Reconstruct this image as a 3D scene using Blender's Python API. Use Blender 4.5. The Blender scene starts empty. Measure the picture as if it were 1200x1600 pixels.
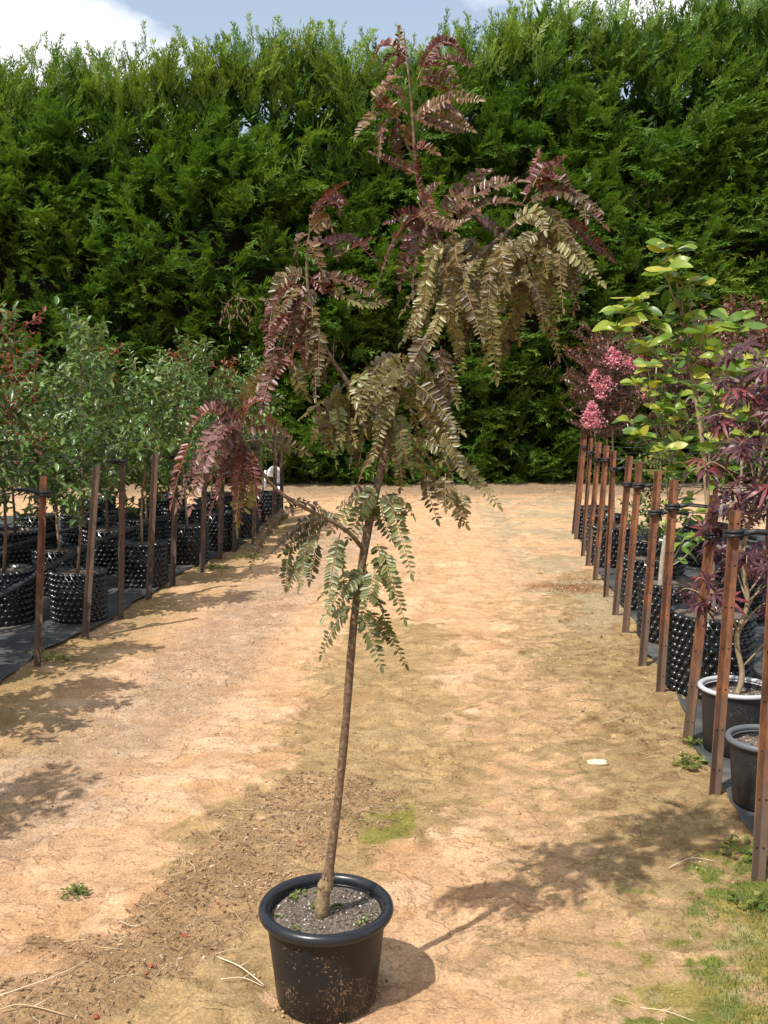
import bpy, math, random
import numpy as np
from mathutils import Vector, Matrix

random.seed(7)
rng = np.random.default_rng(7)
sc = bpy.context.scene
R = math.radians

# ---------------------------------------------------------------- camera, sky, sun, exposure
cam_d = bpy.data.cameras.new('camera')
cam = bpy.data.objects.new('camera', cam_d)
sc.collection.objects.link(cam)
cam_d.sensor_fit = 'VERTICAL'
cam_d.sensor_height = 24.0
cam_d.lens = 24.0
cam_d.clip_start = 0.05
cam_d.clip_end = 3000
cam.location = (0, 0, 1.6)
cam.rotation_euler = (R(90 - 6.8), 0, 0)
sc.camera = cam

SUN_EL = 55.5
SUN_TO = Vector((-0.67 * math.cos(R(SUN_EL)), -0.742 * math.cos(R(SUN_EL)), math.sin(R(SUN_EL))))
sun_d = bpy.data.lights.new('sun', 'SUN')
sun_d.energy = 5.0
sun_d.angle = R(0.53)
sun_d.color = (1.0, 0.955, 0.88)
sun = bpy.data.objects.new('sun', sun_d)
sc.collection.objects.link(sun)
sun.rotation_euler = SUN_TO.to_track_quat('Z', 'Y').to_euler()

world = bpy.data.worlds.new('World')
sc.world = world
world.use_nodes = True
wn, wl = world.node_tree.nodes, world.node_tree.links
wn.clear()
w_out = wn.new('ShaderNodeOutputWorld')
w_bg = wn.new('ShaderNodeBackground')
w_bg.inputs['Strength'].default_value = 0.14
sky = wn.new('ShaderNodeTexSky')
sky.sky_type = 'NISHITA'
sky.sun_disc = False
sky.sun_elevation = R(SUN_EL)
sky.sun_rotation = math.atan2(SUN_TO.x, SUN_TO.y)
sky.air_density = 1.3
sky.dust_density = 2.5
w_tc = wn.new('ShaderNodeTexCoord')
w_map = wn.new('ShaderNodeMapping')
w_map.inputs['Location'].default_value = (0.35, 0.2, 0.06)
w_map.inputs['Scale'].default_value = (1.0, 1.0, 1.8)
w_noise = wn.new('ShaderNodeTexNoise')
w_noise.inputs['Scale'].default_value = 2.6
w_noise.inputs['Detail'].default_value = 7
w_noise.inputs['Roughness'].default_value = 0.52
w_ramp = wn.new('ShaderNodeValToRGB')
w_ramp.color_ramp.elements[0].position = 0.50
w_ramp.color_ramp.elements[1].position = 0.57
w_ramp.color_ramp.elements[0].color = (0.17, 0.17, 0.17, 1)
w_mix = wn.new('ShaderNodeMix')
w_mix.data_type = 'RGBA'
w_mix.inputs['B'].default_value = (8.0, 8.1, 8.3, 1)
wl.new(w_tc.outputs['Generated'], w_map.inputs['Vector'])
wl.new(w_map.outputs['Vector'], w_noise.inputs['Vector'])
wl.new(w_noise.outputs['Fac'], w_ramp.inputs['Fac'])
wl.new(w_ramp.outputs['Color'], w_mix.inputs['Factor'])
wl.new(sky.outputs['Color'], w_mix.inputs['A'])
wl.new(w_mix.outputs['Result'], w_bg.inputs['Color'])
wl.new(w_bg.outputs['Background'], w_out.inputs['Surface'])

sc.view_settings.view_transform = 'Standard'
sc.view_settings.look = 'None'
sc.view_settings.exposure = 0.22
sc.view_settings.gamma = 1.0
sc.view_settings.use_curve_mapping = False
sc.cycles.max_bounces = 6
sc.cycles.diffuse_bounces = 3
sc.cycles.glossy_bounces = 2
sc.cycles.transmission_bounces = 4
sc.cycles.use_adaptive_sampling = True
sc.cycles.use_denoising = True

# ---------------------------------------------------------------- helpers
COL = sc.collection


def thing(name, label, cat, loc=(0, 0, 0), rotz=0.0, group=None):
    o = bpy.data.objects.new(name, None)
    o.empty_display_size = 0.1
    COL.objects.link(o)
    o.location = loc
    o.rotation_euler = (0, 0, rotz)
    tag(o, label, cat, group)
    return o


def tag(o, label=None, cat=None, group=None, kind=None):
    if label: o['label'] = label
    if cat: o['category'] = cat
    if group: o['group'] = group
    if kind: o['kind'] = kind
    return o


def copy_tree(root, loc, rotz=0.0, label=None, group=None, scale=1.0):
    r = root.copy()
    COL.objects.link(r)
    r.location = loc
    r.rotation_euler = (0, 0, rotz)
    r.scale = (scale,) * 3
    if label: r['label'] = label
    if group: r['group'] = group
    for ch in list(root.children):
        c = ch.copy()
        COL.objects.link(c)
        c.parent = r
        for g in list(ch.children):
            d = g.copy()
            COL.objects.link(d)
            d.parent = c
    return r


class Geo:
    """Collects triangles and quads (numpy) and links them as one mesh object."""
    def __init__(self):
        self.V, self.T, self.Q, self.mt, self.mq, self.A = [], [], [], [], [], []
        self.n = 0

    def add(self, V, tris=None, quads=None, mat=0, attr=0.5):
        V = np.asarray(V, dtype=np.float64).reshape(-1, 3)
        k = len(V)
        self.V.append(V)
        a = np.asarray(attr, dtype=np.float64)
        self.A.append(np.full(k, float(a)) if a.ndim == 0 else a)
        if tris is not None and len(tris):
            t = np.asarray(tris, dtype=np.int64).reshape(-1, 3)
            self.T.append(t + self.n)
            self.mt.append(np.full(len(t), mat))
        if quads is not None and len(quads):
            q = np.asarray(quads, dtype=np.int64).reshape(-1, 4)
            self.Q.append(q + self.n)
            self.mq.append(np.full(len(q), mat))
        self.n += k
        return self

    def mesh(self, name, mats, smooth=True):
        V = np.concatenate(self.V)
        T = np.concatenate(self.T) if self.T else np.zeros((0, 3), np.int64)
        Q = np.concatenate(self.Q) if self.Q else np.zeros((0, 4), np.int64)
        mi = np.concatenate(self.mt + self.mq)
        me = bpy.data.meshes.new(name)
        me.vertices.add(len(V))
        me.vertices.foreach_set('co', V.astype(np.float32).ravel())
        me.loops.add(T.size + Q.size)
        me.loops.foreach_set('vertex_index', np.concatenate([T.ravel(), Q.ravel()]).astype(np.int32))
        me.polygons.add(len(T) + len(Q))
        st = np.concatenate([np.arange(len(T)) * 3, T.size + np.arange(len(Q)) * 4])
        me.polygons.foreach_set('loop_start', st.astype(np.int32))
        me.polygons.foreach_set('material_index', mi.astype(np.int32))
        me.polygons.foreach_set('use_smooth', np.full(len(st), smooth))
        at = me.attributes.new('rnd', 'FLOAT', 'POINT')
        at.data.foreach_set('value', np.concatenate(self.A).astype(np.float32))
        for m in (mats if isinstance(mats, (list, tuple)) else [mats]):
            me.materials.append(m)
        me.update(calc_edges=True)
        return me

    def build(self, name, mats, parent=None, smooth=True):
        o = bpy.data.objects.new(name, self.mesh(name, mats, smooth))
        COL.objects.link(o)
        if parent: o.parent = parent
        return o


def norm(a):
    a = np.asarray(a, dtype=np.float64)
    return a / np.maximum(np.linalg.norm(a, axis=-1, keepdims=True), 1e-9)


def frames(fwd, nrm):
    """Rotation matrices (n,3,3): local y -> fwd, local z -> close to nrm, local x -> side."""
    f = norm(fwd)
    s = norm(np.cross(f, nrm))
    n = np.cross(s, f)
    return np.stack([s, f, n], axis=-1)


def scatter(geo, tpl, M, T, S, mat=0, attr=None, tpl_attr=None):
    """Copies of a template (V, tris, quads) with rotations M, places T, sizes S (n,) or (n,3)."""
    V, tris, quads = tpl
    V = np.asarray(V, dtype=np.float64)
    n, k = len(T), len(V)
    S = np.asarray(S, dtype=np.float64)
    if S.ndim == 1: S = np.repeat(S[:, None], 3, 1)
    P = np.einsum('nij,nkj->nki', M, V[None] * S[:, None, :]) + np.asarray(T)[:, None, :]
    off = (np.arange(n) * k)[:, None, None]
    t = (np.asarray(tris).reshape(1, -1, 3) + off).reshape(-1, 3) if len(tris) else None
    q = (np.asarray(quads).reshape(1, -1, 4) + off).reshape(-1, 4) if len(quads) else None
    a = np.repeat(rng.random(n) if attr is None else attr, k)
    if tpl_attr is not None: a = np.clip(a + np.tile(tpl_attr, n), 0, 1)
    geo.add(P.reshape(-1, 3), t, q, mat, a)


def tube(path, rad, sides=6, cap=True):
    """Vertices, triangles and quads of a tapered tube along a path."""
    P = np.asarray(path, dtype=np.float64)
    n = len(P)
    r = np.full(n, rad) if np.ndim(rad) == 0 else np.asarray(rad, dtype=np.float64)
    t = norm(np.gradient(P, axis=0))
    ref = np.array([0.31, 0.93, 0.17]) if abs(t[0, 2]) > 0.7 else np.array([0.0, 0.05, 1.0])
    u = norm(np.cross(t, ref))
    v = np.cross(t, u)
    a = np.arange(sides) * 2 * math.pi / sides
    V = P[:, None] + r[:, None, None] * (u[:, None] * np.cos(a)[None, :, None] + v[:, None] * np.sin(a)[None, :, None])
    V = V.reshape(-1, 3)
    i = np.arange(n - 1)[:, None] * sides
    j = np.arange(sides)[None]
    j2 = (j + 1) % sides
    Q = np.stack([i + j, i + j2, i + sides + j2, i + sides + j], -1).reshape(-1, 4)
    T = []
    if cap:
        V = np.concatenate([V, P[:1], P[-1:]])
        for k in range(sides):
            T.append((n * sides, (k + 1) % sides, k))
            b = (n - 1) * sides
            T.append((n * sides + 1, b + k, b + (k + 1) % sides))
    return V, np.array(T).reshape(-1, 3), Q


def lathe(prof, segs=32):
    pr = np.asarray(prof, dtype=np.float64)
    a = np.arange(segs) * 2 * math.pi / segs
    V = np.stack([pr[:, 0, None] * np.cos(a), pr[:, 0, None] * np.sin(a), np.repeat(pr[:, 1, None], segs, 1)], -1).reshape(-1, 3)
    i = np.arange(len(pr) - 1)[:, None] * segs
    j = np.arange(segs)[None]
    j2 = (j + 1) % segs
    Q = np.stack([i + j, i + j2, i + segs + j2, i + segs + j], -1).reshape(-1, 4)
    return V, [], Q


def smooth_path(pts, sub=4):
    """Catmull-Rom through points (last columns, like radii, are carried along)."""
    p = np.asarray(pts, dtype=np.float64)
    q = np.concatenate([[2 * p[0] - p[1]], p, [2 * p[-1] - p[-2]]])
    out = []
    for i in range(1, len(q) - 2):
        for k in range(sub):
            t = k / sub
            out.append(0.5 * (2 * q[i] + (q[i + 1] - q[i - 1]) * t + (2 * q[i - 1] - 5 * q[i] + 4 * q[i + 1] - q[i + 2]) * t * t
                              + (3 * q[i] - q[i - 1] - 3 * q[i + 1] + q[i + 2]) * t ** 3))
    out.append(p[-1])
    return np.array(out)


def _hash(ix, iy, seed):
    h = (ix * 374761393 + iy * 668265263 + seed * 974634777) & 0xFFFFFFFF
    h = ((h ^ (h >> 13)) * 1274126177) & 0xFFFFFFFF
    return ((h ^ (h >> 16)) & 0xFFFF) / 65535.0


def vnoise(x, y, seed=0):
    x, y = np.asarray(x, dtype=np.float64), np.asarray(y, dtype=np.float64)
    ix, iy = np.floor(x).astype(np.int64), np.floor(y).astype(np.int64)
    fx, fy = x - ix, y - iy
    fx, fy = fx * fx * (3 - 2 * fx), fy * fy * (3 - 2 * fy)
    a, b = _hash(ix, iy, seed), _hash(ix + 1, iy, seed)
    c, d = _hash(ix, iy + 1, seed), _hash(ix + 1, iy + 1, seed)
    return (a * (1 - fx) + b * fx) * (1 - fy) + (c * (1 - fx) + d * fx) * fy


def fbm(x, y, octv=4, seed=0):
    s, a, f, tot = 0.0, 1.0, 1.0, 0.0
    for o in range(octv):
        s = s + a * vnoise(x * f + 17.3 * o, y * f - 9.1 * o, seed + o)
        tot += a
        a *= 0.5
        f *= 2.03
    return s / tot


def sstep(a, b, x):
    t = np.clip((x - a) / (b - a), 0, 1)
    return t * t * (3 - 2 * t)


def dist_poly(x, y, pts):
    d = np.full(np.shape(x), 1e9)
    for (ax, ay), (bx, by) in zip(pts[:-1], pts[1:]):
        vx, vy = bx - ax, by - ay
        t = np.clip(((x - ax) * vx + (y - ay) * vy) / (vx * vx + vy * vy), 0, 1)
        d = np.minimum(d, np.hypot(x - ax - t * vx, y - ay - t * vy))
    return d


# ---------------------------------------------------------------- materials
def new_mat(name):
    m = bpy.data.materials.new(name)
    m.use_nodes = True
    nt = m.node_tree
    nt.nodes.clear()
    out = nt.nodes.new('ShaderNodeOutputMaterial')
    b = nt.nodes.new('ShaderNodeBsdfPrincipled')
    nt.links.new(b.outputs[0], out.inputs[0])
    return m, nt, b, out


def ramp_node(nt, stops):
    r = nt.nodes.new('ShaderNodeValToRGB')
    e = r.color_ramp.elements
    while len(e) < len(stops): e.new(0.5)
    for el, (p, c) in zip(e, stops):
        el.position = p
        el.color = tuple(c) + (1,)
    return r


def noise_node(nt, scale, detail=4, rough=0.55, coord='Object', dist=0.0):
    tc = nt.nodes.new('ShaderNodeTexCoord')
    n = nt.nodes.new('ShaderNodeTexNoise')
    n.inputs['Scale'].default_value = scale
    n.inputs['Detail'].default_value = detail
    n.inputs['Roughness'].default_value = rough
    n.inputs['Distortion'].default_value = dist
    nt.links.new(tc.outputs[coord], n.inputs['Vector'])
    return n


def bump(nt, b, src, strength=0.3, dist=0.01):
    bp = nt.nodes.new('ShaderNodeBump')
    bp.inputs['Strength'].default_value = strength
    bp.inputs['Distance'].default_value = dist
    nt.links.new(src, bp.inputs['Height'])
    nt.links.new(bp.outputs[0], b.inputs['Normal'])
    return bp


def leaf_mat(name, stops, rough=0.42, transl=0.3, spec=0.5, tint=(1.25, 1.15, 0.7)):
    """Leaf colour picked by the per-leaf value rnd; light passes through the blade."""
    m, nt, b, out = new_mat(name)
    at = nt.nodes.new('ShaderNodeAttribute')
    at.attribute_name = 'rnd'
    r = ramp_node(nt, stops)
    nt.links.new(at.outputs['Fac'], r.inputs['Fac'])
    nz = noise_node(nt, 60, 2)
    mx = nt.nodes.new('ShaderNodeMix')
    mx.data_type = 'RGBA'
    mx.blend_type = 'MULTIPLY'
    mx.inputs['Factor'].default_value = 0.5
    rr = ramp_node(nt, [(0.3, (0.6, 0.6, 0.6)), (0.75, (1.25, 1.25, 1.25))])
    nt.links.new(nz.outputs['Fac'], rr.inputs['Fac'])
    nt.links.new(r.outputs[0], mx.inputs['A'])
    nt.links.new(rr.outputs[0], mx.inputs['B'])
    nt.links.new(mx.outputs['Result'], b.inputs['Base Color'])
    b.inputs['Roughness'].default_value = rough
    b.inputs['Specular IOR Level'].default_value = spec
    tr = nt.nodes.new('ShaderNodeBsdfTranslucent')
    mt = nt.nodes.new('ShaderNodeMix')
    mt.data_type = 'RGBA'
    mt.blend_type = 'MULTIPLY'
    mt.inputs['Factor'].default_value = 1.0
    mt.inputs['B'].default_value = tuple(tint) + (1,)
    nt.links.new(mx.outputs['Result'], mt.inputs['A'])
    nt.links.new(mt.outputs['Result'], tr.inputs['Color'])
    ms = nt.nodes.new('ShaderNodeMixShader')
    ms.inputs[0].default_value = transl
    nt.links.new(b.outputs[0], ms.inputs[1])
    nt.links.new(tr.outputs[0], ms.inputs[2])
    nt.links.new(ms.outputs[0], out.inputs[0])
    return m


def noisy_mat(name, stops, scale=20, detail=5, rough=0.8, bstr=0.3, bdist=0.004, spec=0.3, coord='Object', dist=0.0):
    m, nt, b, out = new_mat(name)
    n = noise_node(nt, scale, detail, 0.6, coord, dist)
    r = ramp_node(nt, stops)
    nt.links.new(n.outputs['Fac'], r.inputs['Fac'])
    nt.links.new(r.outputs[0], b.inputs['Base Color'])
    b.inputs['Roughness'].default_value = rough
    b.inputs['Specular IOR Level'].default_value = spec
    if bstr: bump(nt, b, n.outputs['Fac'], bstr, bdist)
    return m


def attr_mat(name, stops, rough=0.85, spec=0.2):
    m, nt, b, out = new_mat(name)
    at = nt.nodes.new('ShaderNodeAttribute')
    at.attribute_name = 'rnd'
    r = ramp_node(nt, stops)
    nt.links.new(at.outputs['Fac'], r.inputs['Fac'])
    nt.links.new(r.outputs[0], b.inputs['Base Color'])
    b.inputs['Roughness'].default_value = rough
    b.inputs['Specular IOR Level'].default_value = spec
    return m


def ground_mat():
    m, nt, b, out = new_mat('bare_earth')
    at = nt.nodes.new('ShaderNodeAttribute')
    at.attribute_name = 'earth'
    n1 = noise_node(nt, 9, 8, 0.62)
    n2 = noise_node(nt, 95, 5, 0.7)
    n3 = noise_node(nt, 420, 3, 0.6)
    cur = at.outputs['Color']
    # flaking surface crust: pale plates with a dark broken rim
    nc = noise_node(nt, 3.4, 9, 0.60, dist=0.25)
    rc = ramp_node(nt, [(0.36, (0.80, 0.74, 0.68)), (0.475, (0.93, 0.91, 0.88)), (0.492, (0.58, 0.50, 0.43)), (0.503, (1.08, 1.08, 1.08)), (0.585, (1.12, 1.13, 1.14)), (0.594, (0.74, 0.68, 0.62)), (0.605, (1.20, 1.22, 1.24))])
    nt.links.new(nc.outputs['Fac'], rc.inputs['Fac'])
    mc = nt.nodes.new('ShaderNodeMix')
    mc.data_type = 'RGBA'
    mc.blend_type = 'MULTIPLY'
    nm = noise_node(nt, 0.9, 3, 0.6)
    rm = ramp_node(nt, [(0.42, (0.10, 0.10, 0.10)), (0.62, (0.75, 0.75, 0.75))])
    nt.links.new(nm.outputs['Fac'], rm.inputs['Fac'])
    nt.links.new(rm.outputs[0], mc.inputs['Factor'])
    nt.links.new(cur, mc.inputs['A'])
    nt.links.new(rc.outputs[0], mc.inputs['B'])
    cur = mc.outputs['Result']
    for n, lo, hi, fac in ((n1, 0.66, 1.24, 0.7), (n2, 0.55, 1.36, 0.85), (n3, 0.6, 1.35, 0.8)):
        r = ramp_node(nt, [(0.28, (lo, lo * 0.98, lo * 0.95)), (0.72, (hi, hi, hi))])
        nt.links.new(n.outputs['Fac'], r.inputs['Fac'])
        mx = nt.nodes.new('ShaderNodeMix')
        mx.data_type = 'RGBA'
        mx.blend_type = 'MULTIPLY'
        mx.inputs['Factor'].default_value = fac
        nt.links.new(cur, mx.inputs['A'])
        nt.links.new(r.outputs[0], mx.inputs['B'])
        cur = mx.outputs['Result']
    nt.links.new(cur, b.inputs['Base Color'])
    b.inputs['Roughness'].default_value = 0.93
    b.inputs['Specular IOR Level'].default_value = 0.15
    ad = nt.nodes.new('ShaderNodeMath')
    ad.operation = 'MULTIPLY_ADD'
    ad.inputs[1].default_value = 0.35
    nt.links.new(n3.outputs['Fac'], ad.inputs[0])
    nt.links.new(n2.outputs['Fac'], ad.inputs[2])
    stp = ramp_node(nt, [(0.485, (0, 0, 0)), (0.503, (0.5, 0.5, 0.5)), (0.588, (0.5, 0.5, 0.5)), (0.603, (1, 1, 1))])
    nt.links.new(nc.outputs['Fac'], stp.inputs['Fac'])
    ad2 = nt.nodes.new('ShaderNodeMath')
    nt.links.new(ad.outputs[0], ad2.inputs[0])
    nt.links.new(stp.outputs[0], ad2.inputs[1])
    bump(nt, b, ad2.outputs[0], 0.85, 0.011)
    return m


def weed_mat_mat():
    m, nt, b, out = new_mat('woven_weed_mat')
    tc = nt.nodes.new('ShaderNodeTexCoord')
    w1 = nt.nodes.new('ShaderNodeTexWave')
    w1.bands_direction = 'X'
    w1.inputs['Scale'].default_value = 60
    w2 = nt.nodes.new('ShaderNodeTexWave')
    w2.bands_direction = 'Y'
    w2.inputs['Scale'].default_value = 60
    for w in (w1, w2): nt.links.new(tc.outputs['Object'], w.inputs['Vector'])
    sm = nt.nodes.new('ShaderNodeMath')
    nt.links.new(w1.outputs['Fac'], sm.inputs[0])
    nt.links.new(w2.outputs['Fac'], sm.inputs[1])
    n = noise_node(nt, 2.6, 7, 0.65)
    r = ramp_node(nt, [(0.36, (0.030, 0.034, 0.036)), (0.55, (0.075, 0.078, 0.075)), (0.75, (0.19, 0.16, 0.125))])
    nt.links.new(n.outputs['Fac'], r.inputs['Fac'])
    nt.links.new(r.outputs[0], b.inputs['Base Color'])
    b.inputs['Roughness'].default_value = 0.5
    bump(nt, b, sm.outputs[0], 0.25, 0.002)
    return m


def pot_plastic(name, c, rough=0.36, stain=True, spec=0.5):
    m, nt, b, out = new_mat(name)
    b.inputs['Roughness'].default_value = rough
    b.inputs['Specular IOR Level'].default_value = spec
    n = noise_node(nt, 150, 4, 0.65)
    n2 = noise_node(nt, 9, 4, 0.6)
    ad = nt.nodes.new('ShaderNodeMath')
    ad.operation = 'MULTIPLY_ADD'
    ad.inputs[1].default_value = 0.55
    tcz = nt.nodes.new('ShaderNodeTexCoord')
    spz = nt.nodes.new('ShaderNodeSeparateXYZ')
    nt.links.new(tcz.outputs['Object'], spz.inputs[0])
    mz = nt.nodes.new('ShaderNodeMath')
    mz.operation = 'MULTIPLY_ADD'
    mz.inputs[1].default_value = -0.9 if stain else -0.5
    mz.inputs[2].default_value = 0.14 if stain else 0.10
    nt.links.new(spz.outputs['Z'], mz.inputs[0])
    mm = nt.nodes.new('ShaderNodeMath')
    nt.links.new(mz.outputs[0], mm.inputs[0])
    nt.links.new(n2.outputs['Fac'], mm.inputs[1])
    nt.links.new(mm.outputs[0], ad.inputs[0])
    nt.links.new(n.outputs['Fac'], ad.inputs[2])
    dirt = (0.19, 0.125, 0.075)
    r = ramp_node(nt, [(0.90, c), (0.99, dirt if stain else tuple(0.6 * v + w for v, w in zip(c, (0.075, 0.06, 0.045))))])
    nt.links.new(ad.outputs[0], r.inputs['Fac'])
    nt.links.new(r.outputs[0], b.inputs['Base Color'])
    rr = ramp_node(nt, [(0.86, (rough,) * 3), (0.93, (0.85,) * 3)])
    nt.links.new(ad.outputs[0], rr.inputs['Fac'])
    nt.links.new(rr.outputs[0], b.inputs['Roughness'])
    return m


def rust_mat(name, stops, grey):
    """Rusty steel, each stake patterned differently, zinc grey left towards the foot."""
    m, nt, b, out = new_mat(name)
    tc = nt.nodes.new('ShaderNodeTexCoord')
    oi = nt.nodes.new('ShaderNodeObjectInfo')
    sc_ = nt.nodes.new('ShaderNodeVectorMath')
    sc_.operation = 'MULTIPLY_ADD'
    sc_.inputs[1].default_value = (1, 1, 0.35)
    mu = nt.nodes.new('ShaderNodeMath')
    mu.operation = 'MULTIPLY'
    mu.inputs[1].default_value = 37.0
    nt.links.new(oi.outputs['Random'], mu.inputs[0])
    nt.links.new(tc.outputs['Object'], sc_.inputs[0])
    nt.links.new(mu.outputs[0], sc_.inputs[2])
    n = nt.nodes.new('ShaderNodeTexNoise')
    n.inputs['Scale'].default_value = 24
    n.inputs['Detail'].default_value = 8
    n.inputs['Roughness'].default_value = 0.68
    nt.links.new(sc_.outputs[0], n.inputs['Vector'])
    r = ramp_node(nt, stops)
    nt.links.new(n.outputs['Fac'], r.inputs['Fac'])
    sp = nt.nodes.new('ShaderNodeSeparateXYZ')
    nt.links.new(tc.outputs['Object'], sp.inputs[0])
    ad = nt.nodes.new('ShaderNodeMath')
    ad.operation = 'MULTIPLY_ADD'
    ad.inputs[1].default_value = 1.1
    nt.links.new(n.outputs['Fac'], ad.inputs[0])
    nt.links.new(sp.outputs['Z'], ad.inputs[2])
    rz = ramp_node(nt, [(0.75, (0.75, 0.75, 0.75)), (1.0, (0.0, 0.0, 0.0))])
    nt.links.new(ad.outputs[0], rz.inputs['Fac'])
    mx = nt.nodes.new('ShaderNodeMix')
    mx.data_type = 'RGBA'
    mx.inputs['B'].default_value = tuple(grey) + (1,)
    nt.links.new(rz.outputs[0], mx.inputs['Factor'])
    nt.links.new(r.outputs[0], mx.inputs['A'])
    nt.links.new(mx.outputs['Result'], b.inputs['Base Color'])
    b.inputs['Roughness'].default_value = 0.68
    b.inputs['Specular IOR Level'].default_value = 0.45
    bump(nt, b, n.outputs['Fac'], 0.4, 0.003)
    return m


M_GROUND = ground_mat()
M_MAT = weed_mat_mat()
M_POT = pot_plastic('black_pot_plastic', (0.010, 0.0105, 0.012), 0.42, True, 0.32)
M_RIM = pot_plastic('rim_plastic', (0.013, 0.015, 0.019), 0.30, False, 0.4)
M_RIM_GREY = pot_plastic('faded_rim_plastic', (0.10, 0.105, 0.115), 0.5, False)
M_RIM_PALE = pot_plastic('pale_rim_plastic', (0.42, 0.42, 0.44), 0.5, False)
M_POT_DUSTY = pot_plastic('dusty_pot_plastic', (0.018, 0.018, 0.019), 0.5, False, 0.35)
M_AIRPOT = pot_plastic('dimpled_pot_plastic', (0.009, 0.010, 0.011), 0.24, False)
M_SOIL = noisy_mat('potting_mix', [(0.3, (0.05, 0.038, 0.028)), (0.55, (0.14, 0.11, 0.085)), (0.75, (0.30, 0.26, 0.21))], 120, 4, 0.95, 0.8, 0.01)
M_GRIT = attr_mat('potting_grit', [(0.0, (0.03, 0.022, 0.016)), (0.55, (0.12, 0.085, 0.06)), (0.8, (0.24, 0.2, 0.16)), (0.97, (0.6, 0.57, 0.5))])
M_BARK = noisy_mat('young_bark', [(0.3, (0.065, 0.038, 0.025)), (0.5, (0.13, 0.08, 0.05)), (0.64, (0.21, 0.14, 0.09)), (0.74, (0.34, 0.26, 0.18))], 95, 7, 0.6, 0.7, 0.004)
M_BARK_BASE = noisy_mat('rootstock_bark', [(0.3, (0.13, 0.085, 0.045)), (0.5, (0.22, 0.15, 0.08)), (0.75, (0.33, 0.235, 0.135))], 70, 7, 0.85, 0.8, 0.006)
M_BARK_PALE = noisy_mat('pale_bark', [(0.3, (0.22, 0.19, 0.14)), (0.7, (0.42, 0.38, 0.30))], 45, 4, 0.8, 0.3, 0.003)
M_BARK_TAN = noisy_mat('tan_bark', [(0.3, (0.20, 0.14, 0.08)), (0.7, (0.36, 0.27, 0.17))], 60, 4, 0.7, 0.3, 0.003)
M_TWIG = noisy_mat('green_brown_twig', [(0.3, (0.07, 0.055, 0.03)), (0.7, (0.15, 0.12, 0.07))], 60, 3, 0.7, 0.2)
M_RUST = rust_mat('rusted_steel', [(0.25, (0.045, 0.021, 0.014)), (0.46, (0.125, 0.050, 0.025)), (0.64, (0.25, 0.098, 0.042)), (0.82, (0.24, 0.14, 0.09))], (0.105, 0.078, 0.060))
M_RUST_DARK = rust_mat('weathered_steel', [(0.25, (0.035, 0.025, 0.021)), (0.5, (0.09, 0.052, 0.036)), (0.75, (0.19, 0.095, 0.055))], (0.085, 0.065, 0.052))
M_HOLE = noisy_mat('hole_shade', [(0, (0.006, 0.005, 0.005)), (1, (0.012, 0.01, 0.009))], 10, 1, 0.9, 0)
M_RUBBER = noisy_mat('black_rubber', [(0.3, (0.012, 0.013, 0.014)), (0.7, (0.03, 0.031, 0.033))], 30, 3, 0.42, 0.1)
M_PIPE = noisy_mat('black_poly_pipe', [(0.3, (0.02, 0.021, 0.023)), (0.7, (0.055, 0.055, 0.058))], 12, 3, 0.38, 0.05)
M_WIRE = noisy_mat('coated_wire', [(0.3, (0.05, 0.05, 0.052)), (0.7, (0.12, 0.12, 0.12))], 12, 3, 0.4, 0.0)
M_PVC = noisy_mat('white_pvc', [(0.3, (0.68, 0.68, 0.66)), (0.7, (0.8, 0.8, 0.78))], 20, 3, 0.4, 0.0)
M_STONE = noisy_mat('white_limestone', [(0.3, (0.45, 0.37, 0.25)), (0.7, (0.66, 0.58, 0.43))], 30, 5, 0.9, 0.5, 0.004)
M_CLOD = noisy_mat('red_clay_clod', [(0.3, (0.20, 0.040, 0.022)), (0.7, (0.36, 0.095, 0.045))], 60, 4, 0.85, 0.4, 0.002)
M_STRAW = attr_mat('dry_straw', [(0.0, (0.20, 0.125, 0.065)), (0.5, (0.42, 0.31, 0.18)), (1.0, (0.66, 0.55, 0.38))])
M_CHIPS = attr_mat('plant_litter', [(0.0, (0.07, 0.045, 0.028)), (0.4, (0.18, 0.10, 0.055)), (0.75, (0.32, 0.20, 0.11)), (1.0, (0.45, 0.34, 0.22))])
M_PEBBLE = attr_mat('pebbles', [(0.0, (0.16, 0.09, 0.05)), (0.5, (0.40, 0.25, 0.14)), (0.85, (0.50, 0.36, 0.25)), (1.0, (0.62, 0.54, 0.44))])
M_CRUMB = attr_mat('soil_crumbs', [(0.0, (0.17, 0.10, 0.052)), (0.5, (0.32, 0.195, 0.105)), (1.0, (0.48, 0.32, 0.19))])
M_GRASS = leaf_mat('grass', [(0.0, (0.08, 0.12, 0.02)), (0.45, (0.16, 0.215, 0.035)), (0.75, (0.29, 0.28, 0.07)), (1.0, (0.46, 0.39, 0.18))], 0.5, 0.35)
M_HEDGE = leaf_mat('cypress_foliage', [(0.0, (0.014, 0.038, 0.008)), (0.35, (0.048, 0.116, 0.016)), (0.7, (0.118, 0.220, 0.026)), (1.0, (0.25, 0.34, 0.050))], 0.5, 0.30, 0.35, (1.2, 1.2, 0.5))
M_HEDGE_CORE = noisy_mat('hedge_core_shade', [(0.3, (0.012, 0.010, 0.007)), (0.7, (0.035, 0.028, 0.018))], 6, 6, 0.95, 0.8, 0.05)  # near-black brown that paints the shade inside the hedge
M_DEAD = attr_mat('dead_foliage', [(0.0, (0.09, 0.05, 0.028)), (0.6, (0.22, 0.14, 0.085)), (1.0, (0.40, 0.31, 0.22))])
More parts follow.
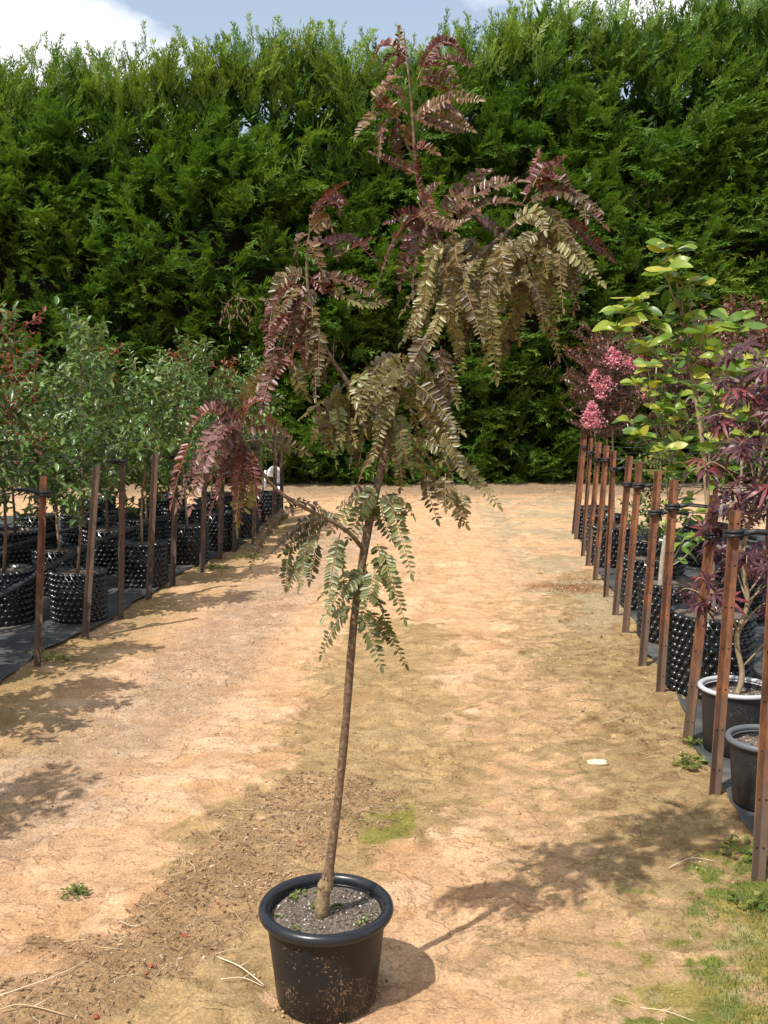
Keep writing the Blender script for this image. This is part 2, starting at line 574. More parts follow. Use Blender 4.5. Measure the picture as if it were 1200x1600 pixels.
LEAF = {
    'r': leaf_mat('leaf_ruby', [(0.0, (0.068, 0.018, 0.014)), (0.5, (0.140, 0.038, 0.029)), (1.0, (0.235, 0.085, 0.060))], 0.38, 0.30, 0.55, (1.15, 0.75, 0.6)),
    'c': leaf_mat('leaf_copper', [(0.0, (0.090, 0.040, 0.020)), (0.5, (0.168, 0.086, 0.042)), (1.0, (0.29, 0.18, 0.095))], 0.38, 0.30, 0.55, (1.15, 0.9, 0.6)),
    'p': leaf_mat('leaf_plum', [(0.0, (0.062, 0.020, 0.018)), (0.5, (0.132, 0.054, 0.045)), (1.0, (0.23, 0.12, 0.10))], 0.38, 0.28, 0.55, (1.1, 0.75, 0.7)),
    'b': leaf_mat('leaf_bronze', [(0.0, (0.066, 0.046, 0.018)), (0.5, (0.150, 0.108, 0.040)), (1.0, (0.27, 0.215, 0.095))], 0.38, 0.32, 0.55, (1.25, 1.0, 0.5)),
    'o': leaf_mat('leaf_olive', [(0.0, (0.105, 0.088, 0.026)), (0.5, (0.200, 0.178, 0.056)), (1.0, (0.33, 0.30, 0.13))], 0.38, 0.34, 0.55, (1.25, 1.05, 0.5)),
    'g': leaf_mat('leaf_grey_green', [(0.0, (0.070, 0.078, 0.024)), (0.5, (0.165, 0.178, 0.064)), (1.0, (0.30, 0.31, 0.14))], 0.38, 0.34, 0.55, (1.2, 1.1, 0.6)),
}
M_STALK = attr_mat('leaf_stalk', [(0.0, (0.16, 0.05, 0.03)), (1.0, (0.26, 0.17, 0.07))], 0.5, 0.4)
M_PEAR = leaf_mat('green_leaf', [(0.0, (0.045, 0.092, 0.018)), (0.5, (0.105, 0.185, 0.042)), (0.85, (0.21, 0.29, 0.095)), (1.0, (0.38, 0.42, 0.20))], 0.34, 0.30, 0.6)
M_REDLEAF = leaf_mat('red_leaf', [(0.0, (0.12, 0.020, 0.016)), (0.6, (0.25, 0.052, 0.035)), (1.0, (0.38, 0.14, 0.06))], 0.45, 0.35, 0.4, (1.4, 0.7, 0.5))
M_MAGNOLIA = leaf_mat('magnolia_leaf', [(0.0, (0.065, 0.140, 0.022)), (0.5, (0.145, 0.25, 0.035)), (0.85, (0.27, 0.35, 0.045)), (1.0, (0.46, 0.42, 0.06))], 0.38, 0.38, 0.5, (1.3, 1.15, 0.4))
M_MAPLE = leaf_mat('maple_leaf', [(0.0, (0.040, 0.016, 0.022)), (0.55, (0.095, 0.038, 0.048)), (0.85, (0.16, 0.045, 0.055)), (1.0, (0.30, 0.05, 0.045))], 0.42, 0.30, 0.5, (1.5, 0.6, 0.6))
M_MYRTLE = leaf_mat('myrtle_leaf', [(0.0, (0.030, 0.014, 0.011)), (0.55, (0.075, 0.030, 0.020)), (0.85, (0.15, 0.05, 0.03)), (1.0, (0.24, 0.10, 0.04))], 0.33, 0.25, 0.6, (1.5, 0.8, 0.5))
M_PINK = leaf_mat('pink_petal', [(0.0, (0.72, 0.24, 0.30)), (0.6, (0.84, 0.38, 0.45)), (1.0, (0.92, 0.58, 0.62))], 0.6, 0.3, 0.3, (1.1, 0.8, 0.9))
M_SHRUB = leaf_mat('shrub_leaf', [(0.0, (0.03, 0.085, 0.015)), (0.6, (0.08, 0.19, 0.03)), (1.0, (0.30, 0.20, 0.06))], 0.35, 0.3, 0.5)
TRUNK = [(-0.162,2.53,0.249,0.019),(-0.158,2.53,0.291,0.0175),(-0.153,2.53,0.317,0.021),(-0.146,2.53,0.34,0.017),(-0.138,2.53,0.396,0.0125),(-0.119,2.54,0.547,0.0115),(-0.098,2.54,0.752,0.0105),(-0.086,2.53,0.906,0.0105),(-0.072,2.53,1.055,0.0105),(-0.055,2.54,1.168,0.0105),(-0.035,2.54,1.281,0.0105),(-0.013,2.55,1.376,0.01),(0.01,2.55,1.472,0.0095),(0.025,2.56,1.551,0.0085),(0.048,2.56,1.622,0.008),(0.076,2.57,1.681,0.0078),(0.115,2.58,1.744,0.0075),(0.14,2.58,1.804,0.007),(0.158,2.58,1.881,0.006),(0.142,2.58,1.951,0.0055),(0.106,2.57,2.026,0.005),(0.084,2.57,2.102,0.0045),(0.074,2.56,2.175,0.004),(0.069,2.56,2.249,0.0035),(0.061,2.55,2.327,0.0028),(0.052,2.55,2.4,0.002),(0.047,2.55,2.451,0.0012)]
BRANCH_PATHS = [[(0.01,2.55,1.472,0.007),(-0.013,2.53,1.528,0.007),(-0.044,2.51,1.568,0.0065),(-0.081,2.5,1.61,0.006),(-0.123,2.49,1.668,0.0055),(-0.153,2.48,1.728,0.005),(-0.172,2.48,1.788,0.0045),(-0.182,2.48,1.855,0.004),(-0.182,2.48,1.922,0.003),(-0.172,2.48,1.989,0.002),(-0.15,2.47,2.043,0.0012)],[(-0.048,2.54,1.197,0.006),(-0.087,2.5,1.251,0.0055),(-0.148,2.47,1.293,0.005),(-0.207,2.44,1.328,0.005),(-0.255,2.42,1.365,0.0045),(-0.289,2.4,1.412,0.004),(-0.314,2.39,1.458,0.0038),(-0.33,2.38,1.496,0.003),(-0.336,2.38,1.533,0.0015)],[(0.152,2.58,1.842,0.006),(0.194,2.6,1.891,0.0055),(0.255,2.61,1.947,0.005),(0.319,2.62,2.003,0.004),(0.374,2.62,2.049,0.003),(0.421,2.62,2.08,0.002)]]
LEAVES = [
 ((0.049,2.56,2.374),(0.047,2.571,2.422),(0.045,2.582,2.469),'r',0.8),
 ((0.052,2.56,2.389),(0.009,2.582,2.464),(-0.034,2.604,2.417),'r',0.8),
 ((0.046,2.56,2.386),(0.014,2.587,2.416),(-0.019,2.613,2.399),'r',0.8),
 ((0.061,2.56,2.382),(0.042,2.6,2.4),(0.022,2.64,2.38),'r',0.8),
 ((0.08,2.56,2.338),(0.14,2.582,2.483),(0.202,2.603,2.402),'r',0.8),
 ((0.104,2.56,2.382),(0.151,2.598,2.418),(0.2,2.636,2.388),'r',0.8),
 ((0.095,2.56,2.363),(0.139,2.518,2.369),(0.181,2.475,2.312),'r',0.8),
 ((0.086,2.56,2.342),(0.132,2.557,2.35),(0.179,2.554,2.302),'r',0.8),
 ((0.08,2.56,2.323),(0.122,2.6,2.339),(0.167,2.64,2.307),'r',0.8),
 ((0.062,2.56,2.259),(0.136,2.573,2.269),(0.212,2.587,2.221),'c',0.8),
 ((0.085,2.56,2.256),(0.149,2.596,2.309),(0.216,2.632,2.257),'c',0.8),
 ((0.085,2.56,2.252),(0.139,2.525,2.289),(0.191,2.49,2.27),'c',0.8),
 ((0.065,2.56,2.259),(0.111,2.557,2.242),(0.157,2.554,2.202),'c',0.8),
 ((0.04,2.56,2.242),(0.008,2.537,2.284),(-0.024,2.514,2.288),'c',0.8),
 ((-0.015,2.56,2.279),(0.005,2.564,2.334),(0.025,2.568,2.341),'c',0.8),
 ((-0.031,2.56,2.289),(0.005,2.567,2.32),(0.04,2.573,2.304),'c',0.8),
 ((-0.025,2.56,2.274),(0.008,2.516,2.279),(0.039,2.472,2.228),'r',0.8),
 ((-0.012,2.56,2.264),(-0.034,2.535,2.259),(-0.054,2.509,2.188),'c',0.8),
 ((0.018,2.56,2.245),(0.002,2.54,2.236),(-0.015,2.52,2.161),'p',0.8),
 ((0.034,2.56,2.245),(0.027,2.597,2.229),(0.021,2.635,2.184),'p',0.8),
 ((0.057,2.56,2.239),(0.054,2.584,2.217),(0.05,2.608,2.175),'c',0.8),
 ((0.07,2.56,2.189),(0.097,2.529,2.183),(0.124,2.499,2.148),'r',0.8),
 ((0.081,2.56,2.119),(0.031,2.587,2.142),(-0.019,2.613,2.185),'r',0.8),
 ((0.087,2.56,2.074),(0.084,2.527,2.11),(0.081,2.495,2.144),'r',0.8),
 ((0.081,2.56,2.05),(0.104,2.571,2.082),(0.128,2.581,2.105),'c',0.8),
 ((0.084,2.56,2.05),(0.136,2.526,1.968),(0.185,2.493,2.011),'c',0.8),
 ((0.093,2.56,2.077),(0.115,2.515,2.056),(0.135,2.47,2.016),'r',0.8),
 ((0.129,2.58,2.017),(0.201,2.613,2.109),(0.276,2.647,2.143),'c',1),
 ((0.141,2.58,2.012),(0.228,2.554,2.1),(0.313,2.528,2.071),'c',1),
 ((0.163,2.58,2.001),(0.245,2.554,2.058),(0.326,2.529,2.026),'c',1),
 ((0.16,2.58,2.035),(0.218,2.623,2.052),(0.279,2.667,2.009),'p',1),
 ((0.191,2.58,2.032),(0.25,2.614,2.031),(0.31,2.647,1.98),'p',1),
 ((0.107,2.58,2.02),(0.044,2.561,2.039),(-0.019,2.542,1.874),'p',1),
 ((0.107,2.58,2.017),(0.065,2.622,2.01),(0.023,2.663,1.881),'p',1),
 ((0.11,2.58,2.011),(0.088,2.584,1.976),(0.067,2.587,1.891),'p',1),
 ((0.094,2.58,2.012),(0.063,2.596,2.035),(0.032,2.612,2.009),'r',1),
 ((0.118,2.58,2.004),(0.136,2.553,1.967),(0.155,2.527,1.891),'r',1),
 ((0.157,2.58,1.971),(0.192,2.62,1.974),(0.228,2.659,1.906),'b',1),
 ((0.142,2.58,1.958),(0.119,2.597,1.956),(0.096,2.614,1.854),'b',1),
 ((0.347,2.62,2.065),(0.379,2.662,2.143),(0.412,2.704,2.193),'r',0.95),
 ((0.369,2.62,2.1),(0.414,2.655,2.194),(0.463,2.691,2.149),'r',0.95),
 ((0.375,2.62,2.088),(0.413,2.602,2.143),(0.451,2.584,2.091),'r',0.95),
 ((0.382,2.62,2.073),(0.422,2.608,2.108),(0.463,2.595,2.065),'r',0.95),
 ((0.397,2.62,2.088),(0.408,2.59,2.121),(0.418,2.56,2.134),'r',0.95),
 ((0.354,2.62,2.054),(0.423,2.588,2.141),(0.495,2.556,2.023),'b',0.95),
 ((0.442,2.62,2.085),(0.473,2.581,2.088),(0.504,2.542,2.023),'b',0.95),
 ((0.452,2.62,2.07),(0.498,2.602,2.061),(0.545,2.584,1.984),'r',0.95),
 ((0.446,2.62,2.026),(0.501,2.629,1.999),(0.558,2.639,1.932),'r',0.95),
 ((0.427,2.62,2.039),(0.462,2.575,2.017),(0.498,2.531,1.909),'b',0.95),
 ((0.367,2.62,2.034),(0.393,2.636,2.03),(0.422,2.652,1.905),'b',0.95),
 ((0.39,2.62,2.042),(0.432,2.605,2.045),(0.475,2.591,1.929),'o',0.95),
 ((0.319,2.62,2.011),(0.356,2.603,2.061),(0.394,2.586,2.013),'o',0.95),
 ((0.392,2.675,1.989),(0.396,2.702,1.96),(0.4,2.729,1.89),'b',0.8715288130117669),
 ((0.25,2.719,1.899),(0.239,2.727,1.885),(0.229,2.734,1.782),'b',0.9908788952179576),
 ((0.14,2.614,1.942),(0.138,2.631,1.936),(0.137,2.647,1.79),'o',0.8216105738129666),
 ((0.38,2.753,1.856),(0.334,2.753,1.794),(0.289,2.754,1.687),'o',0.8725250973076928),
 ((0.154,2.67,1.944),(0.115,2.677,1.907),(0.075,2.685,1.8),'b',0.9442270080583909),
 ((0.209,2.642,1.903),(0.168,2.626,1.9),(0.128,2.611,1.755),'b',0.9187920441386594),
 ((0.405,2.743,2.002),(0.36,2.733,1.959),(0.315,2.723,1.881),'b',0.8414119782009302),
 ((0.435,2.582,1.968),(0.47,2.561,1.949),(0.506,2.54,1.881),'o',0.9689467794010727),
 ((0.213,2.762,1.922),(0.252,2.774,1.877),(0.292,2.785,1.74),'b',0.8635404504523314),
 ((0.202,2.713,1.914),(0.164,2.721,1.879),(0.127,2.728,1.745),'b',0.8998644901332243),
 ((0.226,2.728,1.987),(0.257,2.739,1.975),(0.289,2.751,1.887),'o',0.9328036889945247),
 ((0.363,2.605,1.92),(0.346,2.633,1.914),(0.331,2.66,1.782),'o',0.8680146778370323),
 ((0.158,2.554,1.828),(0.187,2.573,1.802),(0.217,2.592,1.712),'o',0.9294873888397785),
 ((0.39,2.715,2.008),(0.419,2.737,1.978),(0.45,2.759,1.871),'b',0.9376673913743855),
 ((0.42,2.503,1.922),(0.422,2.49,1.924),(0.425,2.477,1.801),'b',0.8157673459048368),
 ((0.333,2.615,1.912),(0.378,2.623,1.917),(0.425,2.63,1.779),'o',0.9549409491824032),
 ((0.319,2.591,1.855),(0.288,2.607,1.874),(0.259,2.622,1.784),'b',0.8361066291196125),
 ((0.368,2.735,1.818),(0.335,2.734,1.751),(0.303,2.733,1.637),'b',0.9096641481454038),
 ((0.235,2.515,1.911),(0.193,2.485,1.897),(0.153,2.455,1.774),'o',0.8810751497031847),
 ((0.193,2.57,1.908),(0.224,2.545,1.881),(0.254,2.521,1.822),'o',0.9090441726336594),
 ((0.215,2.584,1.879),(0.247,2.582,1.859),(0.28,2.58,1.711),'o',0.8313550898372198),
 ((0.221,2.479,1.885),(0.187,2.472,1.902),(0.154,2.465,1.798),'b',0.8652084344116032),
 ((0.42,2.631,1.977),(0.458,2.63,1.966),(0.498,2.63,1.873),'b',0.8959149553961376),
 ((0.349,2.64,1.921),(0.317,2.64,1.901),(0.286,2.64,1.761),'o',0.8830983430440297),
 ((0.21,2.603,1.808),(0.19,2.587,1.769),(0.169,2.572,1.685),'b',0.8079953011597787),
 ((0.142,2.528,1.906),(0.148,2.513,1.888),(0.154,2.497,1.787),'b',0.8535377023278385),
 ((0.153,2.602,1.807),(0.163,2.573,1.809),(0.173,2.544,1.704),'b',0.8252064694474486),
 ((0.186,2.459,1.844),(0.206,2.431,1.813),(0.227,2.403,1.715),'b',0.8504845895666304),
 ((0.243,2.455,1.808),(0.249,2.46,1.791),(0.256,2.466,1.655),'o',0.9378034676733333),
 ((0.428,2.602,1.963),(0.467,2.626,1.944),(0.509,2.65,1.809),'b',0.8930169326514357),
 ((0.366,2.636,1.935),(0.398,2.661,1.957),(0.432,2.686,1.868),'b',0.8285368355593822),
 ((0.255,2.499,1.875),(0.237,2.473,1.863),(0.221,2.447,1.755),'b',0.8460038516926838),
 ((0.394,2.681,1.96),(0.349,2.693,1.967),(0.306,2.705,1.821),'o',0.8097785847237334),
 ((0.401,2.678,2.015),(0.449,2.69,1.971),(0.5,2.703,1.878),'o',0.8875940801944285),
 ((0.157,2.518,1.94),(0.118,2.533,1.916),(0.079,2.548,1.796),'o',0.8559740842246432),
 ((0.279,2.453,1.943),(0.292,2.453,1.91),(0.305,2.452,1.838),'b',0.9877076024653832),
 ((0.232,2.652,1.982),(0.198,2.638,1.955),(0.164,2.624,1.836),'b',0.9103350598150973),
 ((0.182,2.525,1.843),(0.147,2.506,1.818),(0.113,2.487,1.721),'o',0.9426592618505527),
 ((0.311,2.49,1.954),(0.273,2.483,1.935),(0.237,2.477,1.82),'b',0.8925271086103737),
 ((0.426,2.573,2.009),(0.433,2.584,2.014),(0.442,2.595,1.889),'o',0.8446176048362368),
 ((0.134,2.495,1.802),(0.166,2.515,1.787),(0.2,2.535,1.669),'o',0.8579604228336589),
 ((0.433,2.681,1.969),(0.426,2.7,1.931),(0.419,2.718,1.816),'o',0.8866788997668733),
 ((0.406,2.687,1.988),(0.41,2.659,1.957),(0.416,2.631,1.848),'b',0.8372683483398073),
 ((0.164,2.562,1.892),(0.182,2.585,1.853),(0.202,2.608,1.731),'o',0.9238930760647562),
 ((0.238,2.501,1.89),(0.208,2.523,1.89),(0.179,2.545,1.816),'o',0.8939320149304181),
 ((0.297,2.665,1.974),(0.322,2.656,1.912),(0.348,2.646,1.815),'b',0.9503996541633726),
 ((0.217,2.722,1.991),(0.213,2.709,1.977),(0.209,2.697,1.913),'o',0.9348930824398234),
 ((0.34,2.524,1.945),(0.3,2.548,1.923),(0.259,2.573,1.862),'o',0.9413424840036826),
 ((0.356,2.768,1.974),(0.31,2.748,1.961),(0.265,2.729,1.857),'b',0.8417537837333706),
 ((0.114,2.598,1.875),(0.092,2.578,1.844),(0.07,2.558,1.728),'o',0.8066539310640339),
 ((0.4,2.679,1.956),(0.441,2.655,1.917),(0.483,2.63,1.82),'b',0.8942530006971382),
 ((0.319,2.465,1.855),(0.344,2.454,1.858),(0.371,2.442,1.739),'b',0.8102682409809298),
 ((0.111,2.579,1.808),(0.114,2.604,1.813),(0.117,2.63,1.722),'b',0.9581598164260096),
 ((0.133,2.684,1.814),(0.092,2.686,1.824),(0.05,2.688,1.724),'b',0.8973080060231398),
 ((0.313,2.742,1.935),(0.34,2.766,1.902),(0.369,2.789,1.796),'b',0.9999364453911387),
 ((0.283,2.534,1.951),(0.308,2.512,1.928),(0.333,2.49,1.83),'b',0.8163969926113036),
 ((0.178,2.529,1.959),(0.184,2.501,1.919),(0.191,2.474,1.844),'b',0.8399707880559283),
 ((0.194,2.55,1.912),(0.189,2.574,1.934),(0.184,2.598,1.837),'b',0.9308196230833515),
 ((0.371,2.66,1.888),(0.405,2.672,1.905),(0.442,2.684,1.771),'b',0.8535389722981114),
 ((0.365,2.504,1.973),(0.324,2.491,1.961),(0.284,2.478,1.89),'o',0.8127046906089631),
 ((0.349,2.492,1.873),(0.311,2.519,1.876),(0.273,2.546,1.807),'o',0.9224003464231246),
 ((0.169,2.454,1.891),(0.155,2.468,1.889),(0.141,2.481,1.791),'b',0.8190594051303862),
 ((0.298,2.75,1.974),(0.293,2.74,1.964),(0.289,2.73,1.822),'b',0.8891660048290961),
 ((0.182,2.664,1.885),(0.14,2.692,1.868),(0.097,2.72,1.799),'b',0.9192031011009437),
 ((0.143,2.763,1.854),(0.098,2.762,1.811),(0.053,2.761,1.732),'b',0.9763578390393954),
 ((0.237,2.63,1.95),(0.208,2.622,1.936),(0.18,2.614,1.849),'b',0.9617681849721659),
 ((0.381,2.608,1.963),(0.343,2.628,1.92),(0.305,2.648,1.803),'b',0.8980226015770032),
 ((0.117,2.738,1.973),(0.14,2.737,1.959),(0.164,2.735,1.888),'o',0.8940292207347146),
 ((0.27,2.483,1.952),(0.291,2.502,1.96),(0.313,2.521,1.87),'b',0.8044435014087622),
 ((0.337,2.625,1.878),(0.342,2.654,1.876),(0.349,2.682,1.757),'b',0.9631056436589075),
 ((0.435,2.706,1.973),(0.442,2.716,1.941),(0.45,2.727,1.831),'b',0.904441644559484),
 ((0.199,2.636,1.976),(0.185,2.624,1.995),(0.172,2.613,1.893),'o',0.9858379379130304),
 ((0.199,2.664,1.863),(0.226,2.676,1.898),(0.254,2.687,1.784),'o',0.9676509215417325),
 ((0.374,2.737,1.89),(0.376,2.73,1.872),(0.379,2.724,1.792),'o',0.8005920151936357),
 ((0.246,2.741,1.972),(0.287,2.731,1.953),(0.329,2.72,1.826),'o',0.9686240206491751),
 ((0.388,2.482,1.943),(0.369,2.5,1.895),(0.35,2.518,1.783),'o',0.8155874533910465),
 ((0.436,2.66,2.025),(0.405,2.655,2.018),(0.376,2.65,1.91),'o',0.8850785441446827),
 ((0.288,2.644,1.826),(0.266,2.639,1.849),(0.246,2.634,1.722),'b',0.8298341112071221),
 ((0.198,2.554,1.88),(0.194,2.568,1.84),(0.19,2.582,1.756),'o',0.8122784241323205),
 ((0.28,2.722,1.846),(0.265,2.746,1.816),(0.251,2.769,1.67),'b',0.9230573383580436),
 ((0.358,2.486,1.93),(0.376,2.493,1.931),(0.395,2.5,1.864),'o',0.8209802054985968),
 ((0.373,2.678,1.86),(0.404,2.67,1.853),(0.436,2.662,1.7),'b',0.9628399387962482),
 ((0.177,2.766,1.947),(0.217,2.76,1.965),(0.259,2.755,1.853),'b',0.9086932382971029),
 ((0.234,2.669,1.973),(0.225,2.695,1.955),(0.216,2.722,1.844),'o',0.8144389174739823),
 ((-0.175,2.48,1.986),(-0.137,2.503,2.085),(-0.098,2.527,2.071),'r',0.9),
 ((-0.177,2.48,2.001),(-0.133,2.5,2.077),(-0.089,2.52,2.022),'r',0.9),
 ((-0.174,2.48,1.971),(-0.138,2.462,2.018),(-0.104,2.443,1.971),'c',0.9),
 ((-0.166,2.48,2.018),(-0.12,2.446,2.057),(-0.076,2.411,2.049),'r',0.9),
 ((-0.181,2.48,1.965),(-0.194,2.478,1.955),(-0.208,2.476,1.888),'c',0.9),
 ((-0.182,2.48,1.952),(-0.164,2.467,1.933),(-0.147,2.454,1.876),'c',0.9),
 ((-0.18,2.48,1.937),(-0.146,2.501,1.961),(-0.111,2.523,1.917),'c',0.9),
 ((-0.151,2.48,1.927),(-0.095,2.518,2.001),(-0.038,2.555,1.912),'r',0.9),
 ((-0.118,2.48,1.912),(-0.078,2.469,1.943),(-0.039,2.459,1.936),'r',0.9),
 ((-0.185,2.48,1.861),(-0.232,2.461,1.892),(-0.279,2.442,1.781),'b',0.9),
 ((-0.189,2.48,1.855),(-0.224,2.48,1.831),(-0.26,2.48,1.729),'r',0.9),
 ((-0.167,2.48,1.852),(-0.095,2.498,1.88),(-0.022,2.515,1.841),'c',0.9),
 ((-0.128,2.48,1.852),(-0.069,2.506,1.796),(-0.009,2.532,1.797),'o',0.9),
 ((-0.179,2.48,1.87),(-0.149,2.487,1.859),(-0.12,2.494,1.809),'r',0.9),
 ((-0.198,2.48,1.841),(-0.235,2.462,1.792),(-0.272,2.443,1.696),'r',0.9),
 ((-0.198,2.48,1.826),(-0.214,2.465,1.788),(-0.23,2.451,1.713),'r',0.9),
 ((-0.189,2.48,1.823),(-0.201,2.511,1.766),(-0.214,2.543,1.677),'r',0.9),
 ((-0.181,2.48,1.811),(-0.173,2.482,1.764),(-0.166,2.483,1.687),'r',0.9),
 ((-0.171,2.48,1.796),(-0.176,2.44,1.762),(-0.181,2.399,1.702),'b',0.9),
 ((-0.221,2.48,1.681),(-0.222,2.473,1.65),(-0.224,2.466,1.59),'b',0.9),
 ((-0.242,2.48,1.699),(-0.254,2.456,1.672),(-0.266,2.433,1.608),'r',0.9),
 ((-0.268,2.48,1.672),(-0.306,2.495,1.661),(-0.346,2.51,1.58),'b',0.9),
 ((-0.258,2.48,1.66),(-0.277,2.442,1.626),(-0.296,2.403,1.545),'p',0.9),
 ((-0.212,2.48,1.675),(-0.209,2.459,1.633),(-0.206,2.439,1.572),'o',0.9),
 ((-0.176,2.48,1.705),(-0.207,2.444,1.714),(-0.238,2.407,1.665),'r',0.9),
 ((-0.198,2.48,1.766),(-0.221,2.478,1.804),(-0.244,2.476,1.795),'b',0.9),
 ((-0.09,2.51,1.611),(-0.127,2.554,1.607),(-0.165,2.597,1.531),'o',1.0),
 ((-0.084,2.51,1.605),(-0.092,2.514,1.548),(-0.101,2.517,1.471),'o',1.0),
 ((-0.092,2.51,1.614),(-0.071,2.5,1.59),(-0.05,2.49,1.516),'o',1.0),
 ((-0.122,2.51,1.583),(-0.146,2.549,1.552),(-0.171,2.588,1.467),'b',1.0),
 ((-0.153,2.51,1.568),(-0.169,2.473,1.574),(-0.185,2.437,1.533),'o',1.0),
 ((-0.106,2.51,1.552),(-0.115,2.497,1.518),(-0.124,2.484,1.454),'b',1.0),
 ((-0.062,2.51,1.583),(-0.079,2.538,1.53),(-0.096,2.566,1.423),'b',1.0),
 ((-0.14,2.51,1.614),(-0.145,2.465,1.664),(-0.15,2.421,1.673),'b',1.0),
 ((-0.062,2.51,1.591),(-0.043,2.534,1.56),(-0.024,2.558,1.488),'o',1.0),
 ((-0.332,2.38,1.507),(-0.402,2.367,1.566),(-0.476,2.355,1.361),'p',1.0),
 ((-0.332,2.38,1.502),(-0.384,2.336,1.526),(-0.438,2.293,1.338),'p',1.0),
 ((-0.328,2.38,1.502),(-0.362,2.358,1.531),(-0.398,2.335,1.401),'p',1.0),
 ((-0.338,2.38,1.516),(-0.384,2.376,1.588),(-0.431,2.372,1.528),'r',1.0),
 ((-0.34,2.38,1.524),(-0.357,2.369,1.581),(-0.375,2.359,1.573),'p',1.0),
 ((-0.332,2.38,1.516),(-0.309,2.382,1.587),(-0.287,2.383,1.628),'b',1.0),
 ((-0.328,2.38,1.516),(-0.302,2.34,1.578),(-0.277,2.3,1.573),'r',1.0),
 ((-0.325,2.38,1.506),(-0.276,2.355,1.545),(-0.23,2.329,1.48),'c',1.0),
 ((-0.322,2.38,1.481),(-0.268,2.423,1.506),(-0.213,2.465,1.443),'b',1.0),
 ((-0.336,2.38,1.493),(-0.355,2.375,1.508),(-0.376,2.37,1.475),'c',1.0),
 ((-0.33,2.38,1.481),(-0.36,2.377,1.453),(-0.391,2.375,1.329),'r',1.0),
 ((-0.328,2.38,1.481),(-0.339,2.343,1.432),(-0.351,2.305,1.319),'r',1.0),
 ((-0.326,2.38,1.466),(-0.325,2.36,1.404),(-0.324,2.34,1.315),'r',1.0),
 ((-0.346,2.38,1.409),(-0.381,2.421,1.404),(-0.418,2.462,1.328),'r',1.0),
 ((-0.34,2.38,1.394),(-0.343,2.397,1.348),(-0.347,2.414,1.272),'o',1.0),
 ((-0.316,2.38,1.4),(-0.325,2.381,1.356),(-0.333,2.381,1.292),'o',1.0),
 ((-0.446,2.38,1.481),(-0.459,2.34,1.453),(-0.474,2.3,1.362),'r',1.0),
 ((-0.305,2.38,1.459),(-0.301,2.37,1.42),(-0.297,2.361,1.333),'r',1.0),
 ((-0.32,2.38,1.466),(-0.35,2.405,1.446),(-0.382,2.43,1.356),'p',1.0),
 ((-0.202,2.47,1.318),(-0.265,2.464,1.299),(-0.33,2.458,1.21),'b',0.85),
 ((-0.156,2.47,1.296),(-0.212,2.478,1.286),(-0.27,2.487,1.205),'b',0.85),
 ((-0.248,2.47,1.327),(-0.189,2.506,1.333),(-0.128,2.542,1.277),'b',0.85),
 ((-0.156,2.47,1.24),(-0.204,2.483,1.226),(-0.253,2.496,1.14),'g',0.85),
 ((-0.225,2.47,1.227),(-0.231,2.482,1.176),(-0.238,2.494,1.105),'g',0.85),
 ((-0.184,2.47,1.24),(-0.181,2.428,1.209),(-0.179,2.386,1.151),'g',0.85),
 ((-0.106,2.47,1.255),(-0.114,2.427,1.209),(-0.121,2.384,1.114),'g',0.85),
 ((-0.161,2.47,1.24),(-0.163,2.494,1.19),(-0.165,2.519,1.119),'g',0.85),
 ((-0.122,2.47,1.24),(-0.109,2.462,1.212),(-0.097,2.454,1.144),'g',0.85),
 ((-0.147,2.47,1.249),(-0.19,2.504,1.249),(-0.234,2.537,1.197),'g',0.85),
 ((-0.125,2.47,1.282),(-0.165,2.499,1.281),(-0.208,2.529,1.218),'b',0.85),
 ((-0.016,2.477,1.364),(-0.05,2.466,1.352),(-0.085,2.455,1.22),'g',1.0),
 ((-0.022,2.47,1.349),(-0.063,2.493,1.343),(-0.106,2.516,1.246),'g',1.0),
 ((0.003,2.479,1.355),(0.034,2.447,1.325),(0.064,2.415,1.167),'g',1.0),
 ((0.009,2.488,1.347),(0.047,2.481,1.357),(0.084,2.474,1.286),'o',1.0),
 ((-0.022,2.472,1.358),(-0.058,2.517,1.362),(-0.097,2.561,1.304),'b',1.0),
 ((0.018,2.533,1.336),(0.042,2.526,1.315),(0.067,2.519,1.242),'b',1.0),
 ((-0.003,2.528,1.343),(0.0,2.526,1.29),(0.003,2.523,1.225),'g',1.0),
 ((-0.024,2.527,1.331),(-0.044,2.542,1.315),(-0.065,2.557,1.246),'g',1.0),
 ((0.035,2.54,1.652),(0.017,2.51,1.611),(0.0,2.481,1.522),'o',1.0),
 ((0.034,2.513,1.648),(0.008,2.475,1.584),(-0.018,2.437,1.454),'o',1.0),
 ((0.072,2.52,1.651),(0.098,2.555,1.656),(0.125,2.591,1.589),'o',1.0),
 ((0.04,2.479,1.51),(0.052,2.452,1.466),(0.064,2.425,1.394),'g',1.0),
 ((0.003,2.549,1.517),(-0.011,2.578,1.485),(-0.026,2.608,1.411),'o',1.0),
 ((0.062,2.473,1.492),(0.095,2.482,1.462),(0.128,2.491,1.372),'o',1.0),
 ((0.073,2.539,1.495),(0.171,2.515,1.472),(0.27,2.492,1.319),'o',1.0),
 ((0.139,2.476,1.426),(0.185,2.516,1.433),(0.232,2.555,1.379),'o',1.0),
 ((0.112,2.548,1.396),(0.115,2.519,1.359),(0.119,2.491,1.294),'b',1.0),
 ((0.142,2.516,1.379),(0.154,2.495,1.335),(0.165,2.474,1.27),'b',1.0),
 ((0.188,2.49,1.354),(0.192,2.478,1.321),(0.196,2.467,1.268),'b',1.0),
 ((0.15,2.488,1.398),(0.143,2.457,1.359),(0.137,2.425,1.302),'b',1.0),
 ((0.078,2.509,1.459),(0.094,2.551,1.421),(0.111,2.594,1.34),'o',1.0),
